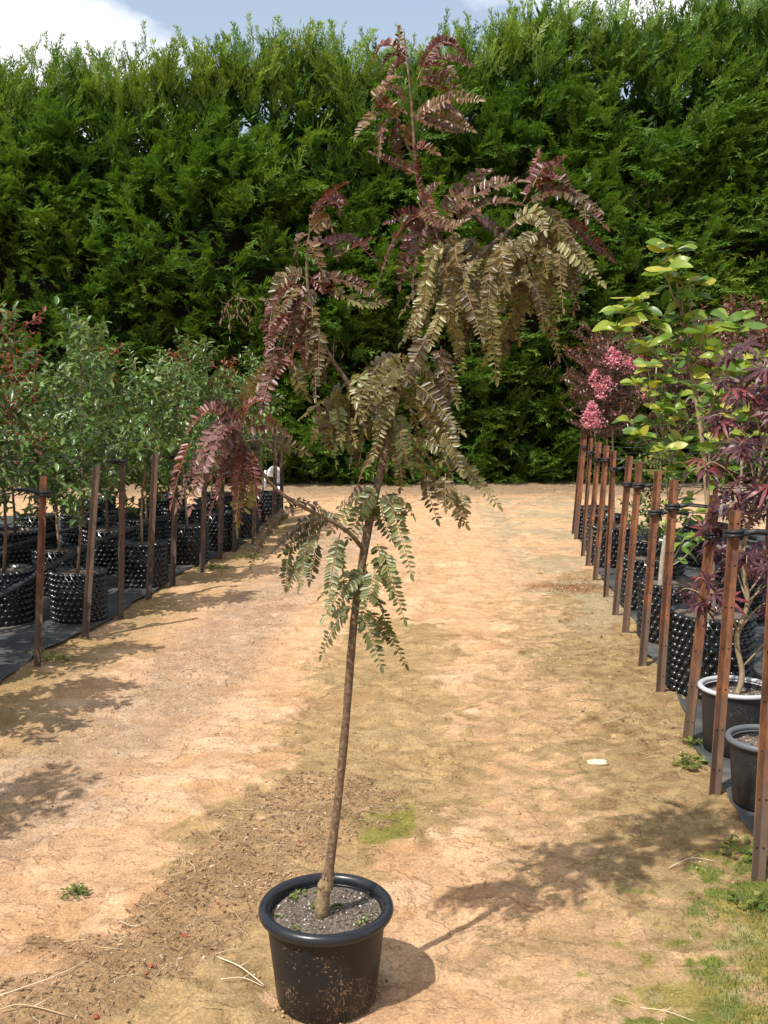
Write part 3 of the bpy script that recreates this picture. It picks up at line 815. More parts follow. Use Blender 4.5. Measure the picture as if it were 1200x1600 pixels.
 ((0.062,2.494,1.657),(0.009,2.457,1.693),(-0.042,2.42,1.548),'o',1.0),
 ((0.05,2.541,1.674),(-0.008,2.554,1.7),(-0.067,2.567,1.596),'b',1.0),
 ((0.14,2.52,1.707),(0.15,2.508,1.675),(0.161,2.496,1.605),'b',1.0),
 ((0.155,2.512,1.676),(0.148,2.519,1.615),(0.142,2.526,1.533),'b',1.0),
 ((0.08,2.473,1.611),(0.117,2.449,1.598),(0.154,2.426,1.518),'b',1.0),
 ((0.105,2.505,1.722),(0.083,2.483,1.699),(0.061,2.462,1.629),'b',1.0),
 ((0.023,2.506,1.552),(-0.02,2.527,1.555),(-0.064,2.548,1.456),'o',1.0),
 ((0.019,2.539,1.536),(0.041,2.538,1.517),(0.063,2.536,1.457),'g',1.0),
 ((0.0,2.494,1.475),(-0.031,2.449,1.463),(-0.06,2.405,1.374),'b',1.0),
 ((-0.016,2.491,1.224),(-0.006,2.484,1.192),(0.003,2.477,1.14),'g',1),
 ((-0.006,2.505,1.193),(0.019,2.515,1.167),(0.045,2.525,1.027),'g',1),
 ((-0.022,2.49,1.163),(-0.031,2.45,1.115),(-0.04,2.41,1.059),'g',1),
 ((-0.044,2.505,1.148),(-0.091,2.463,1.154),(-0.136,2.422,1.059),'g',1),
 ((-0.064,2.511,1.156),(-0.108,2.497,1.167),(-0.152,2.483,1.084),'g',1),
 ((-0.066,2.529,1.156),(-0.069,2.511,1.118),(-0.073,2.493,1.07),'g',1),
 ((-0.086,2.507,1.053),(-0.124,2.521,1.034),(-0.162,2.535,0.918),'g',1),
 ((-0.057,2.484,1.052),(-0.035,2.472,1.018),(-0.013,2.46,0.932),'g',1),
 ((-0.048,2.503,1.048),(0.002,2.523,1.046),(0.052,2.542,0.917),'g',1),
 ((-0.051,2.483,1.097),(-0.024,2.524,1.077),(0.003,2.564,0.981),'g',1),
 ((0.0,2.481,1.206),(0.014,2.463,1.178),(0.028,2.445,1.099),'g',1),
 ((-0.061,2.522,1.138),(-0.088,2.561,1.113),(-0.116,2.599,1.023),'g',1),
 ((-0.04,2.526,1.17),(-0.052,2.522,1.151),(-0.064,2.517,1.09),'g',1),
 ((-0.181,2.457,1.766),(-0.191,2.449,1.721),(-0.202,2.441,1.636),'c',0.85),
 ((-0.207,2.401,1.85),(-0.237,2.364,1.825),(-0.266,2.327,1.746),'r',0.85),
 ((-0.231,2.523,1.847),(-0.205,2.502,1.823),(-0.179,2.481,1.763),'b',0.85),
 ((-0.174,2.497,1.749),(-0.187,2.53,1.715),(-0.201,2.564,1.642),'b',0.85),
 ((-0.164,2.491,1.708),(-0.159,2.447,1.694),(-0.155,2.403,1.603),'b',0.85),
 ((-0.261,2.464,1.709),(-0.265,2.456,1.657),(-0.269,2.448,1.583),'c',0.85),
 ((-0.209,2.519,1.787),(-0.209,2.528,1.77),(-0.21,2.536,1.685),'r',0.85),
 ((-0.271,2.562,1.735),(-0.29,2.578,1.713),(-0.31,2.595,1.632),'r',0.85),
 ((-0.236,2.483,1.792),(-0.256,2.519,1.767),(-0.276,2.555,1.7),'b',0.85),
 ((-0.212,2.472,1.839),(-0.23,2.441,1.838),(-0.249,2.409,1.756),'b',0.85),
 ((-0.15,2.415,1.742),(-0.157,2.414,1.716),(-0.165,2.413,1.645),'b',0.85),
 ((-0.189,2.491,1.784),(-0.189,2.492,1.734),(-0.189,2.492,1.654),'b',0.85),
 ((-0.162,2.54,1.834),(-0.181,2.522,1.824),(-0.2,2.503,1.757),'b',0.85),
 ((-0.263,2.562,1.827),(-0.272,2.528,1.779),(-0.282,2.493,1.693),'r',0.85),
 ((-0.175,2.422,1.8),(-0.204,2.447,1.787),(-0.235,2.472,1.697),'c',0.85),
 ((-0.21,2.549,1.844),(-0.223,2.532,1.795),(-0.237,2.515,1.721),'b',0.85),
 ((-0.123,2.462,1.598),(-0.102,2.502,1.571),(-0.081,2.542,1.509),'o',0.95),
 ((-0.048,2.506,1.507),(-0.055,2.545,1.499),(-0.061,2.585,1.433),'o',0.95),
 ((-0.087,2.514,1.547),(-0.082,2.478,1.532),(-0.076,2.442,1.468),'o',0.95),
 ((-0.051,2.499,1.634),(-0.054,2.464,1.644),(-0.057,2.429,1.568),'g',0.95),
 ((-0.123,2.499,1.579),(-0.111,2.511,1.588),(-0.099,2.523,1.514),'o',0.95),
 ((-0.029,2.584,1.6),(-0.016,2.597,1.571),(-0.004,2.61,1.501),'o',0.95),
 ((-0.126,2.564,1.562),(-0.114,2.542,1.534),(-0.102,2.52,1.46),'o',0.95),
 ((-0.098,2.51,1.529),(-0.097,2.486,1.516),(-0.096,2.462,1.461),'o',0.95),
 ((-0.136,2.574,1.547),(-0.129,2.573,1.537),(-0.122,2.571,1.467),'o',0.95),
 ((-0.123,2.452,1.511),(-0.122,2.476,1.489),(-0.122,2.5,1.403),'g',0.95),
 ((-0.118,2.481,1.557),(-0.115,2.466,1.552),(-0.112,2.451,1.467),'g',0.95),
 ((-0.034,2.482,1.631),(-0.044,2.455,1.631),(-0.054,2.427,1.546),'o',0.95),
 ((-0.023,2.549,1.648),(-0.03,2.542,1.656),(-0.037,2.535,1.576),'b',0.95),
 ((-0.042,2.572,1.542),(-0.057,2.528,1.519),(-0.071,2.485,1.436),'g',0.95),
 ((0.095,2.459,1.557),(0.109,2.462,1.532),(0.124,2.465,1.45),'b',0.95),
 ((0.085,2.583,1.681),(0.075,2.574,1.648),(0.066,2.565,1.533),'o',0.95),
 ((0.031,2.581,1.61),(0.069,2.589,1.592),(0.108,2.596,1.486),'o',0.95),
 ((0.122,2.562,1.59),(0.13,2.566,1.58),(0.138,2.571,1.494),'b',0.95),
 ((0.127,2.479,1.526),(0.152,2.44,1.489),(0.177,2.4,1.394),'o',0.95),
 ((0.018,2.545,1.528),(0.002,2.547,1.503),(-0.015,2.549,1.42),'b',0.95),
 ((0.02,2.571,1.52),(0.052,2.608,1.499),(0.085,2.644,1.392),'g',0.95),
 ((0.139,2.589,1.661),(0.16,2.562,1.638),(0.182,2.535,1.555),'o',0.95),
 ((0.091,2.51,1.501),(0.08,2.531,1.465),(0.07,2.551,1.396),'o',0.95),
 ((0.069,2.476,1.667),(0.113,2.512,1.634),(0.16,2.548,1.528),'o',0.95),
 ((0.038,2.603,1.479),(0.034,2.636,1.441),(0.03,2.669,1.357),'b',0.95),
 ((0.15,2.597,1.52),(0.154,2.57,1.494),(0.159,2.543,1.398),'b',0.95),
 ((0.098,2.523,1.54),(0.134,2.487,1.544),(0.169,2.45,1.47),'o',0.95),
 ((0.104,2.591,1.624),(0.091,2.631,1.592),(0.079,2.672,1.526),'o',0.95),
 ((0.122,2.548,1.543),(0.131,2.536,1.518),(0.14,2.524,1.408),'o',0.95),
 ((0.156,2.54,1.538),(0.162,2.578,1.49),(0.167,2.616,1.391),'g',0.95),
]
MAG_TALL=[(1.463,5.3,2.298,7),(1.514,5.3,2.146,6),(1.401,5.2,2.182,5),(1.576,5.3,2.13,5),(1.188,5.15,1.981,8),(1.138,5.1,1.894,5),(1.253,5.2,2.026,5),(1.794,5.2,1.909,8),(1.745,5.25,1.951,4),(1.527,5.3,1.954,4),(1.291,5.1,1.816,3),(1.671,5.1,1.754,6),(1.749,5.0,1.69,5),(1.861,5.1,1.754,5),(1.603,5.2,1.884,4),(1.856,5.1,1.503,4),(1.646,5.1,1.598,4),(1.747,5.1,1.44,4)]
MAG_LOW=[(1.581,6.2,1.742,6),(1.672,6.2,1.643,6),(1.475,6.1,1.635,5),(1.716,6.2,1.482,6),(1.522,6.1,1.333,7),(1.63,6.2,1.398,6),(1.781,6.2,1.289,6),(1.685,6.1,1.256,5),(1.884,6.3,1.402,5),(1.845,6.2,1.115,5),(1.802,6.2,0.9,5),(1.893,6.2,0.861,5),(1.907,6.1,0.698,4),(1.773,6.3,1.79,5),(1.487,6.2,1.405,4),(1.968,6.3,1.245,5),(1.915,6.3,1.636,5),(2.032,6.2,1.289,4),(1.84,6.2,0.703,3),(2.096,6.5,1.637,5),(2.219,6.5,1.597,5),(2.338,6.5,1.637,5),(2.185,6.5,1.436,5),(2.332,6.5,1.315,5),(2.03,6.4,1.478,5),(1.771,6.2,1.559,5),(1.632,6.1,1.484,5),(2.379,6.5,1.153,4),(2.126,6.4,1.079,4),(1.709,6.2,1.095,3)]
FLOWERS=[(1.953,9.05,1.651),(2.304,9.1,1.596),(1.841,9.0,1.706),(1.888,9.0,1.596),(1.809,8.95,1.43),(1.85,8.95,1.347),(1.767,8.95,1.347),(2.054,9.1,1.864),(1.997,9.1,1.897),(2.251,9.1,1.875),(2.168,9.1,1.819)]
STICKS={'STICK_FORK': [(-0.472,2.734,0.0),(-0.398,2.66,0.0),(-0.323,2.581,0.0)],'STICK_FORK2': [(-0.44,2.593,0.0),(-0.382,2.605,0.0),(-0.323,2.575,-0.0)],'STICK_LONG': [(-1.01,2.523,-0.0),(-0.927,2.575,-0.0),(-0.87,2.614,0.0),(-0.825,2.685,0.0)],'STICK_L2': [(-0.986,2.456,-0.0),(-0.938,2.462,0.0),(-0.869,2.451,0.0),(-0.805,2.43,-0.0)],'TWIG1': [(0.715,5.348,0.0),(0.804,5.324,0.0),(0.899,5.336,0.0)],'TWIG2': [(0.963,3.295,0.0),(1.051,3.338,0.0),(1.137,3.333,0.0)],'TWIG3': [(0.664,2.484,0.0),(0.726,2.467,0.0),(0.787,2.424,0.0)],'TWIG4': [(0.721,3.958,0.0),(0.766,3.992,0.0),(0.812,4.005,0.0)],'TWIG5': [(1.04,4.738,0.0),(1.129,4.795,0.0),(1.215,4.892,0.0)],'TWIG6': [(-0.794,2.916,0.0),(-0.747,2.897,0.0),(-0.709,2.912,0.0)]}
CLODS=[(-0.586,2.854,0.0),(-0.643,2.654,0.0),(-0.65,2.623,0.0),(-0.737,2.448,0.0),(-0.517,3.012,0.0),(-0.295,3.462,0.0)]
WEEDS=[(-0.976,3.084,0.0),(-1.561,9.122,0.0),(-1.3,9.689,0.0),(-1.972,5.98,0.0),(1.252,3.411,0.0),(1.315,4.242,0.0),(1.283,3.314,0.0),(-2.093,6.054,0.0),(1.421,4.481,0.0),(1.167,3.052,0.0),(0.0,17.378,0.0)]
CARD=(2.516,7.0,0.752)

# ---------------------------------------------------------------- ground
def axis(parts):
    out = []
    for a, b, st in parts:
        n = max(1, int(round((b - a) / st)))
        out.append(np.linspace(a, b, n, endpoint=False))
    out.append(np.array([parts[-1][1]]))
    return np.concatenate(out)


TRACK = [(-2.1, 1.0), (-1.68, 3.0), (-1.43, 3.9), (-1.1, 5.7), (-0.75, 8.7), (-0.3, 12.0)]
MOSS_MID = [(-0.7, 2.0), (-0.42, 3.0), (-0.12, 3.7), (0.0, 4.5), (-0.05, 5.6), (0.1, 6.6)]
LITTER = [(-1.05, 2.35), (-0.82, 2.62), (-0.60, 3.0), (-0.36, 3.45), (-0.22, 3.9)]
STAKE_R = [(1.24, 3.23), (1.32, 3.93), (1.39, 4.52), (1.46, 5.27), (1.51, 5.84), (1.60, 6.63), (1.66, 7.21), (1.71, 7.78),
           (1.80, 8.59), (1.86, 9.22), (1.93, 9.84), (2.07, 10.9), (2.10, 11.25)]
STAKE_L = [(-2.00, 5.77), (-1.95, 6.54), (-1.87, 7.11), (-1.82, 7.78), (-1.74, 8.30), (-1.61, 8.89), (-1.56, 9.58),
           (-1.49, 10.08), (-1.37, 10.59), (-1.29, 11.84), (-1.28, 12.74)]
EDGE_L = [(-1.85, 0.5), (-1.95, 4.0), (-2.12, 5.5), (-2.06, 6.4), (-1.95, 6.9), (-1.73, 9.1), (-1.47, 10.6), (-1.34, 12.9)]
EDGE_R = [(1.30, 3.30), (1.355, 3.83), (1.40, 4.36), (1.52, 5.1), (1.72, 7.0), (1.93, 9.2), (2.16, 11.7)]


def edge_x(edge, y):
    e = np.array(edge)
    return np.interp(y, e[:, 1], e[:, 0])


def masks(X, Y):
    """Where moss, litter, wheel track, grass lie on the ground (0..1)."""
    wob = (fbm(X * 2.1, Y * 2.1, 4, 3) - 0.5) * 0.5
    n1 = fbm(X * 3.1, Y * 3.1, 5, 21)
    n2 = fbm(X * 9.0, Y * 9.0, 4, 5)
    track = sstep(0.46, 0.18, dist_poly(X, Y, TRACK) + wob * 0.7)
    nf = fbm(X * 13.0, Y * 17.0, 4, 83) - 0.5

    def ragged(m, k=0.9):
        return sstep(0.40, 0.60, m + (nf * k + (n2 - 0.5) * 0.5) * sstep(0.0, 0.12, m))

    litter = ragged(sstep(0.36, 0.06, dist_poly(X, Y, LITTER) + wob * 0.7) * 0.95, 1.3)
    mid = ragged(sstep(0.62, 0.14, dist_poly(X, Y, MOSS_MID) + wob * 1.2), 1.2)
    right = ragged(sstep(0.85, 0.10, dist_poly(X, Y, STAKE_R[:9]) + wob * 1.4), 1.4)
    green = ragged(sstep(0.26, 0.02, np.hypot((X - 0.0) * 1.2, (Y - 3.62) * 0.8) + wob * 0.4), 1.2)
    grass = ragged(sstep(0.28, 0.98, X + wob * 1.0 - (Y - 2.55) * 0.50) * sstep(3.7, 3.0, Y), 1.5)
    return track, litter, mid, right, green, grass, n1, n2


xs = axis([(-1500, -60, 360), (-60, -8, 6), (-8, -3, 0.10), (-3, -1.8, 0.03), (-1.8, 1.6, 0.0135), (1.6, 3, 0.035), (3, 8, 0.12), (8, 60, 6), (60, 1500, 360)])
ys = axis([(-300, -20, 70), (-20, 1.4, 1.2), (1.4, 1.9, 0.04), (1.9, 4.6, 0.0125), (4.6, 7.5, 0.022), (7.5, 13, 0.05), (13, 22, 0.12), (22, 100, 8), (100, 2200, 400)])
GX, GY = np.meshgrid(xs, ys)
wob = (fbm(GX * 2.1, GY * 2.1, 4, 3) - 0.5) * 0.5
tr, li, mi_, ri, gm, gr, n1, n2 = masks(GX, GY)
near = sstep(25, 12, np.hypot(GX, GY))
h = (fbm(GX * 0.9, GY * 0.9, 3, 9) - 0.5) * 0.030 + (fbm(GX * 5, GY * 5, 3, 11) - 0.5) * 0.014
crust = fbm(GX * 3.6, GY * 5.2, 5, 31)
h += (sstep(0.475, 0.495, crust) - 0.5) * 0.010 + (sstep(0.585, 0.60, crust) - 0.5) * 0.008
h += (fbm(GX * 26, GY * 26, 3, 41) - 0.5) * 0.007 * (0.5 + li * 1.4 + tr * 0.3)
h += li * fbm(GX * 17, GY * 17, 3, 44) * 0.012 - tr * 0.012
bed = np.maximum(sstep(0.03, 0.10, edge_x(EDGE_L, GY) - GX) * (GY < 13.2), sstep(0.03, 0.10, GX - edge_x(EDGE_R, GY)) * (GY > 3.25) * (GY < 12))
pot_flat = sstep(0.20, 0.13, np.hypot(GX + 0.152, GY - 2.55))
h = h * near * (1 - bed) * (1 - pot_flat) - bed * 0.03 - pot_flat * 0.004
GZ = h
C = np.zeros(GX.shape + (3,))
C[:] = (0.60, 0.375, 0.212)


def mixc(c, f):
    global C
    C = C + (np.array(c) - C) * np.clip(f, 0, 1)[..., None]


wob2 = fbm(GX * 1.3 + 4, GY * 1.3, 3, 81) - 0.5
nf = fbm(GX * 14, GY * 20, 4, 83)                       # fine mottling, stretched across the path
pm = fbm(GX * 4.2, GY * 5.5, 5, 85)
mixc((0.66, 0.445, 0.275), sstep(0.50, 0.56, crust) * 0.7)
mixc((0.52, 0.300, 0.150), sstep(0.47, 0.40, pm) * 0.6)
mixc((0.62, 0.395, 0.225), sstep(5.0, 9.0, GY) * 0.7)
mixc((0.43, 0.285, 0.180), tr * 0.85)
mixc((0.54, 0.390, 0.270), tr * sstep(0.54, 0.62, nf) * 0.6)
film = sstep(0.28, 0.62, GX + wob2 * 0.75 - 0.06 * (GY - 3.0)) * sstep(9.5, 6.0, GY + wob2 * 3)
film = sstep(0.42, 0.60, film * 0.85 + (pm - 0.5) * 1.1 + (nf - 0.5) * 0.9)
mixc((0.485, 0.318, 0.172), film * 0.8)
mixc((0.30, 0.205, 0.085), film * sstep(0.52, 0.60, nf) * 0.5)
mixc((0.40, 0.275, 0.13), mi_ * 0.85)
mixc((0.30, 0.20, 0.09), mi_ * sstep(0.50, 0.58, nf) * 0.6)
mixc((0.32, 0.23, 0.105), ri * 0.8)
mixc((0.24, 0.14, 0.07), ri * sstep(0.54, 0.62, nf) * 0.6)
edge_l = sstep(0.75, 0.1, GX - edge_x(EDGE_L, GY) + wob * 0.8) * sstep(0.36, 0.50, n1 + 0.05) * (GY < 13)
mixc((0.31, 0.215, 0.095), edge_l * 0.8)
far_r = sstep(0.9, 1.5, GX) * sstep(6, 7.5, GY) * sstep(0.40, 0.52, n1)
mixc((0.40, 0.32, 0.20), far_r * 0.8)
mixc((0.19, 0.185, 0.032), gm * 0.85)
mixc((0.30, 0.245, 0.070), gr * sstep(0.34, 0.46, n2 + 0.06) * 0.95)
mixc((0.40, 0.34, 0.17), gr * sstep(0.56, 0.64, nf) * 0.6)
mixc((0.13, 0.165, 0.03), gr * sstep(0.50, 0.60, n1) * 0.8)
mixc((0.33, 0.205, 0.11), li * 0.7)
mulch = sstep(14.6, 16.4, GY + (fbm(GX, GY, 3, 77) - 0.5) * 1.5)
mixc((0.27, 0.185, 0.120), mulch * 0.85)
pile = sstep(0.55, 0.1, np.hypot((GX - 1.58) * 1.0, (GY - 8.25) * 1.5) + (n1 - 0.5) * 0.6)
mixc((0.25, 0.115, 0.055), pile * 0.8)
gq = Geo()
ny, nx = GX.shape
ii = np.arange(ny - 1)[:, None] * nx + np.arange(nx - 1)[None]
gq.add(np.stack([GX, GY, GZ], -1).reshape(-1, 3), None, np.stack([ii, ii + 1, ii + nx + 1, ii + nx], -1).reshape(-1, 4))
ground = gq.build('ground', M_GROUND)
ca = ground.data.attributes.new('earth', 'FLOAT_COLOR', 'POINT')
ca.data.foreach_set('color', np.concatenate([C.reshape(-1, 3), np.ones((ny * nx, 1))], 1).astype(np.float32).ravel())
tag(ground, kind='structure')


def ground_z(x, y):
    i = np.clip(np.searchsorted(ys, y), 0, ny - 1)
    j = np.clip(np.searchsorted(xs, x), 0, nx - 1)
    return GZ[i, j]


def weed_mat(edge, out_x, y0, y1, name):
    yy = np.arange(y0, y1 + 0.01, 0.09)
    tt = np.linspace(0, 1, 46) ** 1.7
    V = []
    for y in yy:
        ex = float(edge_x(edge, y)) + (vnoise(y * 3.1, 2.0, 5) - 0.5) * 0.05 + (vnoise(y * 11, 7.0, 6) - 0.5) * 0.02
        for t in tt:
            x = ex + (out_x - ex) * t
            z = 0.006 + 0.010 * float(fbm(x * 3.0, y * 3.0, 2, 61)) + (0.012 * max(0, float(vnoise(y * 2.3, 1, 8)) - 0.4) if t < 0.004 else 0)
            V.append((x, y, z))
    a, b = len(yy), len(tt)
    i2 = np.arange(a - 1)[:, None] * b + np.arange(b - 1)[None]
    g = Geo()
    g.add(V, None, np.stack([i2, i2 + 1, i2 + b + 1, i2 + b], -1).reshape(-1, 4))
    o = g.build(name, M_MAT)
    tag(o, kind='structure')
    sol = o.modifiers.new('thick', 'SOLIDIFY')
    sol.thickness = 0.003
    return o


weed_mat(EDGE_L, -9.0, 1.0, 12.9, 'weed_mat')
weed_mat(EDGE_R, 9.0, 3.30, 11.7, 'weed_mat')

# ---------------------------------------------------------------- small litter that lies on the ground
OCT = (np.array([(1, 0, 0), (-1, 0, 0), (0, 1, 0), (0, -1, 0), (0, 0, 1), (0, 0, -1)], float),
       [(0, 2, 4), (2, 1, 4), (1, 3, 4), (3, 0, 4), (2, 0, 5), (1, 2, 5), (3, 1, 5), (0, 3, 5)], [])


def rand_rot(n, tilt=math.pi):
    a = rng.random(n) * 2 * math.pi
    f = np.stack([np.cos(a), np.sin(a), np.zeros(n)], -1)
    f[:, 2] = (rng.random(n) - 0.5) * 2 * math.sin(min(tilt, math.pi / 2))
    nn = np.stack([(rng.random(n) - 0.5) * tilt, (rng.random(n) - 0.5) * tilt, np.ones(n)], -1)
    return frames(f, nn)


def pts_where(n, x0, x1, y0, y1, dens):
    """n random ground points with the chance dens(x, y)."""
    out = np.zeros((0, 2))
    while len(out) < n:
        p = np.stack([rng.uniform(x0, x1, 20000), rng.uniform(y0, y1, 20000)], -1)
        out = np.concatenate([out, p[rng.random(20000) < dens(p[:, 0], p[:, 1])]])
    return out[:n]


def free(x, y):
    return (np.hypot(x + 0.152, y - 2.55) > 0.15) * (x > edge_x(EDGE_L, y)) * ((x < edge_x(EDGE_R, y)) | (y < 3.25))


def on_ground(p, dz=0.0):
    return np.stack([p[:, 0], p[:, 1], ground_z(p[:, 0], p[:, 1]) + dz], -1)


p = np.concatenate([pts_where(7000, -2.2, -0.4, 2.2, 8.0, lambda x, y: free(x, y) * masks(x, y)[0]), pts_where(5200, -2.2, 1.6, 1.9, 6.0, lambda x, y: free(x, y) * (0.15 + 0.6 * masks(x, y)[0] + 0.4 * masks(x, y)[1])),
                    pts_where(2200, -2.0, 2.2, 5.5, 13, lambda x, y: free(x, y) * (0.25 + 0.7 * masks(x, y)[0]))])
sz = 0.0013 + 0.0055 * rng.random(len(p)) ** 4 + 0.0012 * (p[:, 1] > 5)
g = Geo()
scatter(g, OCT, rand_rot(len(p), 0.6), on_ground(p, 0.0005), np.stack([sz, sz * rng.uniform(0.6, 1, len(p)), sz * rng.uniform(0.4, 0.8, len(p))], -1))
tag(g.build('pebbles', M_PEBBLE), 'tiny sandy pebbles strewn over the bare earth path', 'pebbles', kind='stuff')

# chips and dry bits in the litter strip and near the stakes
CHIP = (np.array([(-0.5, -0.2, 0), (0.5, -0.25, 0.1), (0.55, 0.2, 0.0), (-0.45, 0.22, 0.12)]), [], [(0, 1, 2, 3)])
p = np.concatenate([pts_where(4200, -1.4, 0.4, 1.9, 4.3, lambda x, y: free(x, y) * masks(x, y)[1]),
                    pts_where(700, -1.4, 1.3, 1.9, 5.0, lambda x, y: free(x, y) * (masks(x, y)[2] * 0.6 + masks(x, y)[3] * 0.7)),
                    pts_where(700, 0.5, 2.2, 4.5, 12, lambda x, y: free(x, y) * masks(x, y)[3]),
                    pts_where(1800, -7, 8, 14.2, 17.5, lambda x, y: np.full(x.shape, 0.5)),
                    pts_where(500, 1.1, 2.0, 7.8, 8.7, lambda x, y: free(x, y) * sstep(0.5, 0.1, np.hypot(x - 1.58, (y - 8.25) * 1.4)))])
n = len(p)
sz = (0.004 + 0.014 * rng.random(n) ** 2.2) * np.where(p[:, 1] > 14, 3.0, np.where(p[:, 1] > 4.5, 1.5, 1))
g = Geo()
scatter(g, CHIP, rand_rot(n, 0.9), on_ground(p, 0.003), np.stack([sz, sz * rng.uniform(0.3, 1, n), sz], -1))
tag(g.build('leaf_litter', M_CHIPS), 'brown dry leaf bits and bark scraps lying along the path', 'leaf litter', kind='stuff')

p = np.concatenate([pts_where(3800, -1.4, 0.4, 1.9, 4.3, lambda x, y: free(x, y) * masks(x, y)[1]),
                    pts_where(1500, -1.6, 1.4, 1.9, 5.0, lambda x, y: free(x, y) * sstep(.52, .66, masks(x, y)[7]))])
sz = 0.0012 + 0.0055 * rng.random(len(p)) ** 4
g = Geo()
scatter(g, OCT, rand_rot(len(p), 0.8), on_ground(p, 0.001), np.stack([sz, sz * rng.uniform(0.6, 1, len(p)), sz * rng.uniform(0.5, 0.9, len(p))], -1))
tag(g.build('soil_crumbs', M_CRUMB), 'brown crumbs of loose soil among the dry litter', 'soil crumbs', kind='stuff')

# fine straw: bent strands
ST = tube([(0, -0.5, 0), (0.03, -0.15, 0.02), (-0.02, 0.2, 0.015), (0.05, 0.5, 0.0)], 0.5, 3, False)
ST = (ST[0] * 1.0, ST[1], ST[2])
STV = tube([(0, -0.5, 0), (0.03, -0.15, 0.02), (-0.02, 0.2, 0.015), (0.05, 0.5, 0.0)], 0.0085, 3, False)
p = np.concatenate([pts_where(330, -1.4, 0.4, 1.9, 4.3, lambda x, y: free(x, y) * masks(x, y)[1]),
                    pts_where(150, -1.6, 1.3, 1.9, 6.0, lambda x, y: free(x, y) * 0.5),
                    pts_where(130, 0.9, 2.1, 5.0, 10, lambda x, y: free(x, y) * masks(x, y)[3]),
                    pts_where(300, -7, 8, 13.8, 17.3, lambda x, y: np.full(x.shape, 0.5))])
n = len(p)
sz = rng.uniform(0.025, 0.11, n) * np.where(p[:, 1] > 13, 2.2, 1)
g = Geo()
scatter(g, STV, rand_rot(n, 0.35), on_ground(p, 0.005), sz)
tag(g.build('straw', M_STRAW), 'thin dry straw strands scattered over the earth', 'straw', kind='stuff')

# grass at the foot of the nearest stake
BL = (np.array([(-0.05, 0, 0), (0.05, 0, 0), (-0.04, 0.12, 0.45), (0.04, 0.12, 0.45), (0.0, 0.42, 0.85)]), [(2, 3, 4)], [(0, 1, 3, 2)])
gp = pts_where(17000, 0.25, 1.6, 2.0, 3.5, lambda x, y: masks(x, y)[5] * (0.10 + 0.90 * sstep(0.46, 0.62, masks(x, y)[6] + 0.16 * sstep(0.80, 1.0, x))))
g = Geo()
n = len(gp)
sz = rng.uniform(0.005, 0.016, n) * (0.6 + 0.9 * masks(gp[:, 0], gp[:, 1])[5] * (gp[:, 0] > 0.85))
a = rng.random(n) * 2 * math.pi
scatter(g, BL, frames(np.stack([np.cos(a), np.sin(a), (rng.random(n) - .5) * .3], -1), np.tile((0, 0, 1.0), (n, 1))), on_ground(gp, -0.001), sz,
        attr=np.clip(rng.normal(0.50, 0.25, n) - 0.25 * sstep(0.85, 1.0, gp[:, 0]), 0, 1))
tag(g.build('grass', M_GRASS), 'short patchy green grass spreading at the path edge', 'grass', kind='stuff')

# ---------------------------------------------------------------- hedge
def spray_template(seed, nb=7):
    r = np.random.default_rng(seed)
    V, T, A = [], [], []

    def blade(p, d, ln, wd, nrm, t):
        d = norm(d)
        s = norm(np.cross(d, nrm)) * wd
        k = len(V)
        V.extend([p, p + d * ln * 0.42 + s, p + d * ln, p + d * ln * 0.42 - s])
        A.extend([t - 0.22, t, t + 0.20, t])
        T.extend([(k, k + 1, k + 2), (k, k + 2, k + 3)])

    P = np.array([0.0, 0, 0])
    nrm = np.array([0.0, 0, 1.0])
    ax = [np.array([0.02 * math.sin(3 * t), t, 0.10 * t - 0.22 * t * t]) for t in np.linspace(0, 1, nb + 1)]
    for i in range(nb):
        a, b = ax[i], ax[i + 1]
        d = b - a
        blade(a, d, np.linalg.norm(d) * 1.8, 0.014, nrm, 0.0)
        for s in (-1, 1):
            if r.random() < 0.08: continue
            ln = (0.40 - 0.22 * i / nb) * r.uniform(0.75, 1.2)
            dd = norm(norm(d) + np.array([s * r.uniform(0.30, 0.62), 0, r.uniform(-0.2, 0.35)]))
            blade(a, dd, ln, 0.019, nrm + r.normal(0, 0.3, 3), 0.08)
            for q in (0.28, 0.62):
                for s2 in (-1, 1):
                    if r.random() < 0.25: continue
                    d2 = norm(dd + np.array([s2 * 0.42 * dd[1], -s2 * 0.42 * dd[0], r.uniform(-0.25, 0.35)]))
                    blade(a + dd * ln * q, d2, ln * r.uniform(0.38, 0.62), 0.0155, nrm + r.normal(0, 0.5, 3), 0.10)
    return (np.array(V), T, []), np.array(A)


def wide_spray(seed):
    r = np.random.default_rng(seed)
    V, T = [], []
    for i in range(15):
        t = i / 15
        a = r.uniform(-1.0, 1.0) * (1.1 - 0.5 * t)
        p = np.array([0.0, t * 0.75, 0.05 * r.normal()])
        d = norm(np.array([math.sin(a), math.cos(a), r.uniform(-.3, .4)]))
        s = norm(np.cross(d, np.array([0, 0, 1.0]) + r.normal(0, .5, 3))) * 0.05
        l = r.uniform(0.3, 0.5)
        k = len(V)
        V.extend([p, p + d * l * .45 + s, p + d * l, p + d * l * .45 - s])
        T.extend([(k, k + 1, k + 2), (k, k + 2, k + 3)])
    return np.array(V), T, []


SPRAYS = [spray_template(s) for s in (1, 2, 3)]
WIDE = [wide_spray(s) for s in (4, 5)]
hedge = thing('conifer_hedge', 'tall dense green conifer hedge closing off the end of the path', 'hedge', (0.5, 17.6, 0))
HX0, HX1 = -8.6, 8.6


def hedge_top(x):
    return 7.02 + 0.095 * (x + 0.5) + 0.55 * (fbm(x * 0.75 + 3.0, x * 0 + 2.2, 3, 91) - 0.5) * 2


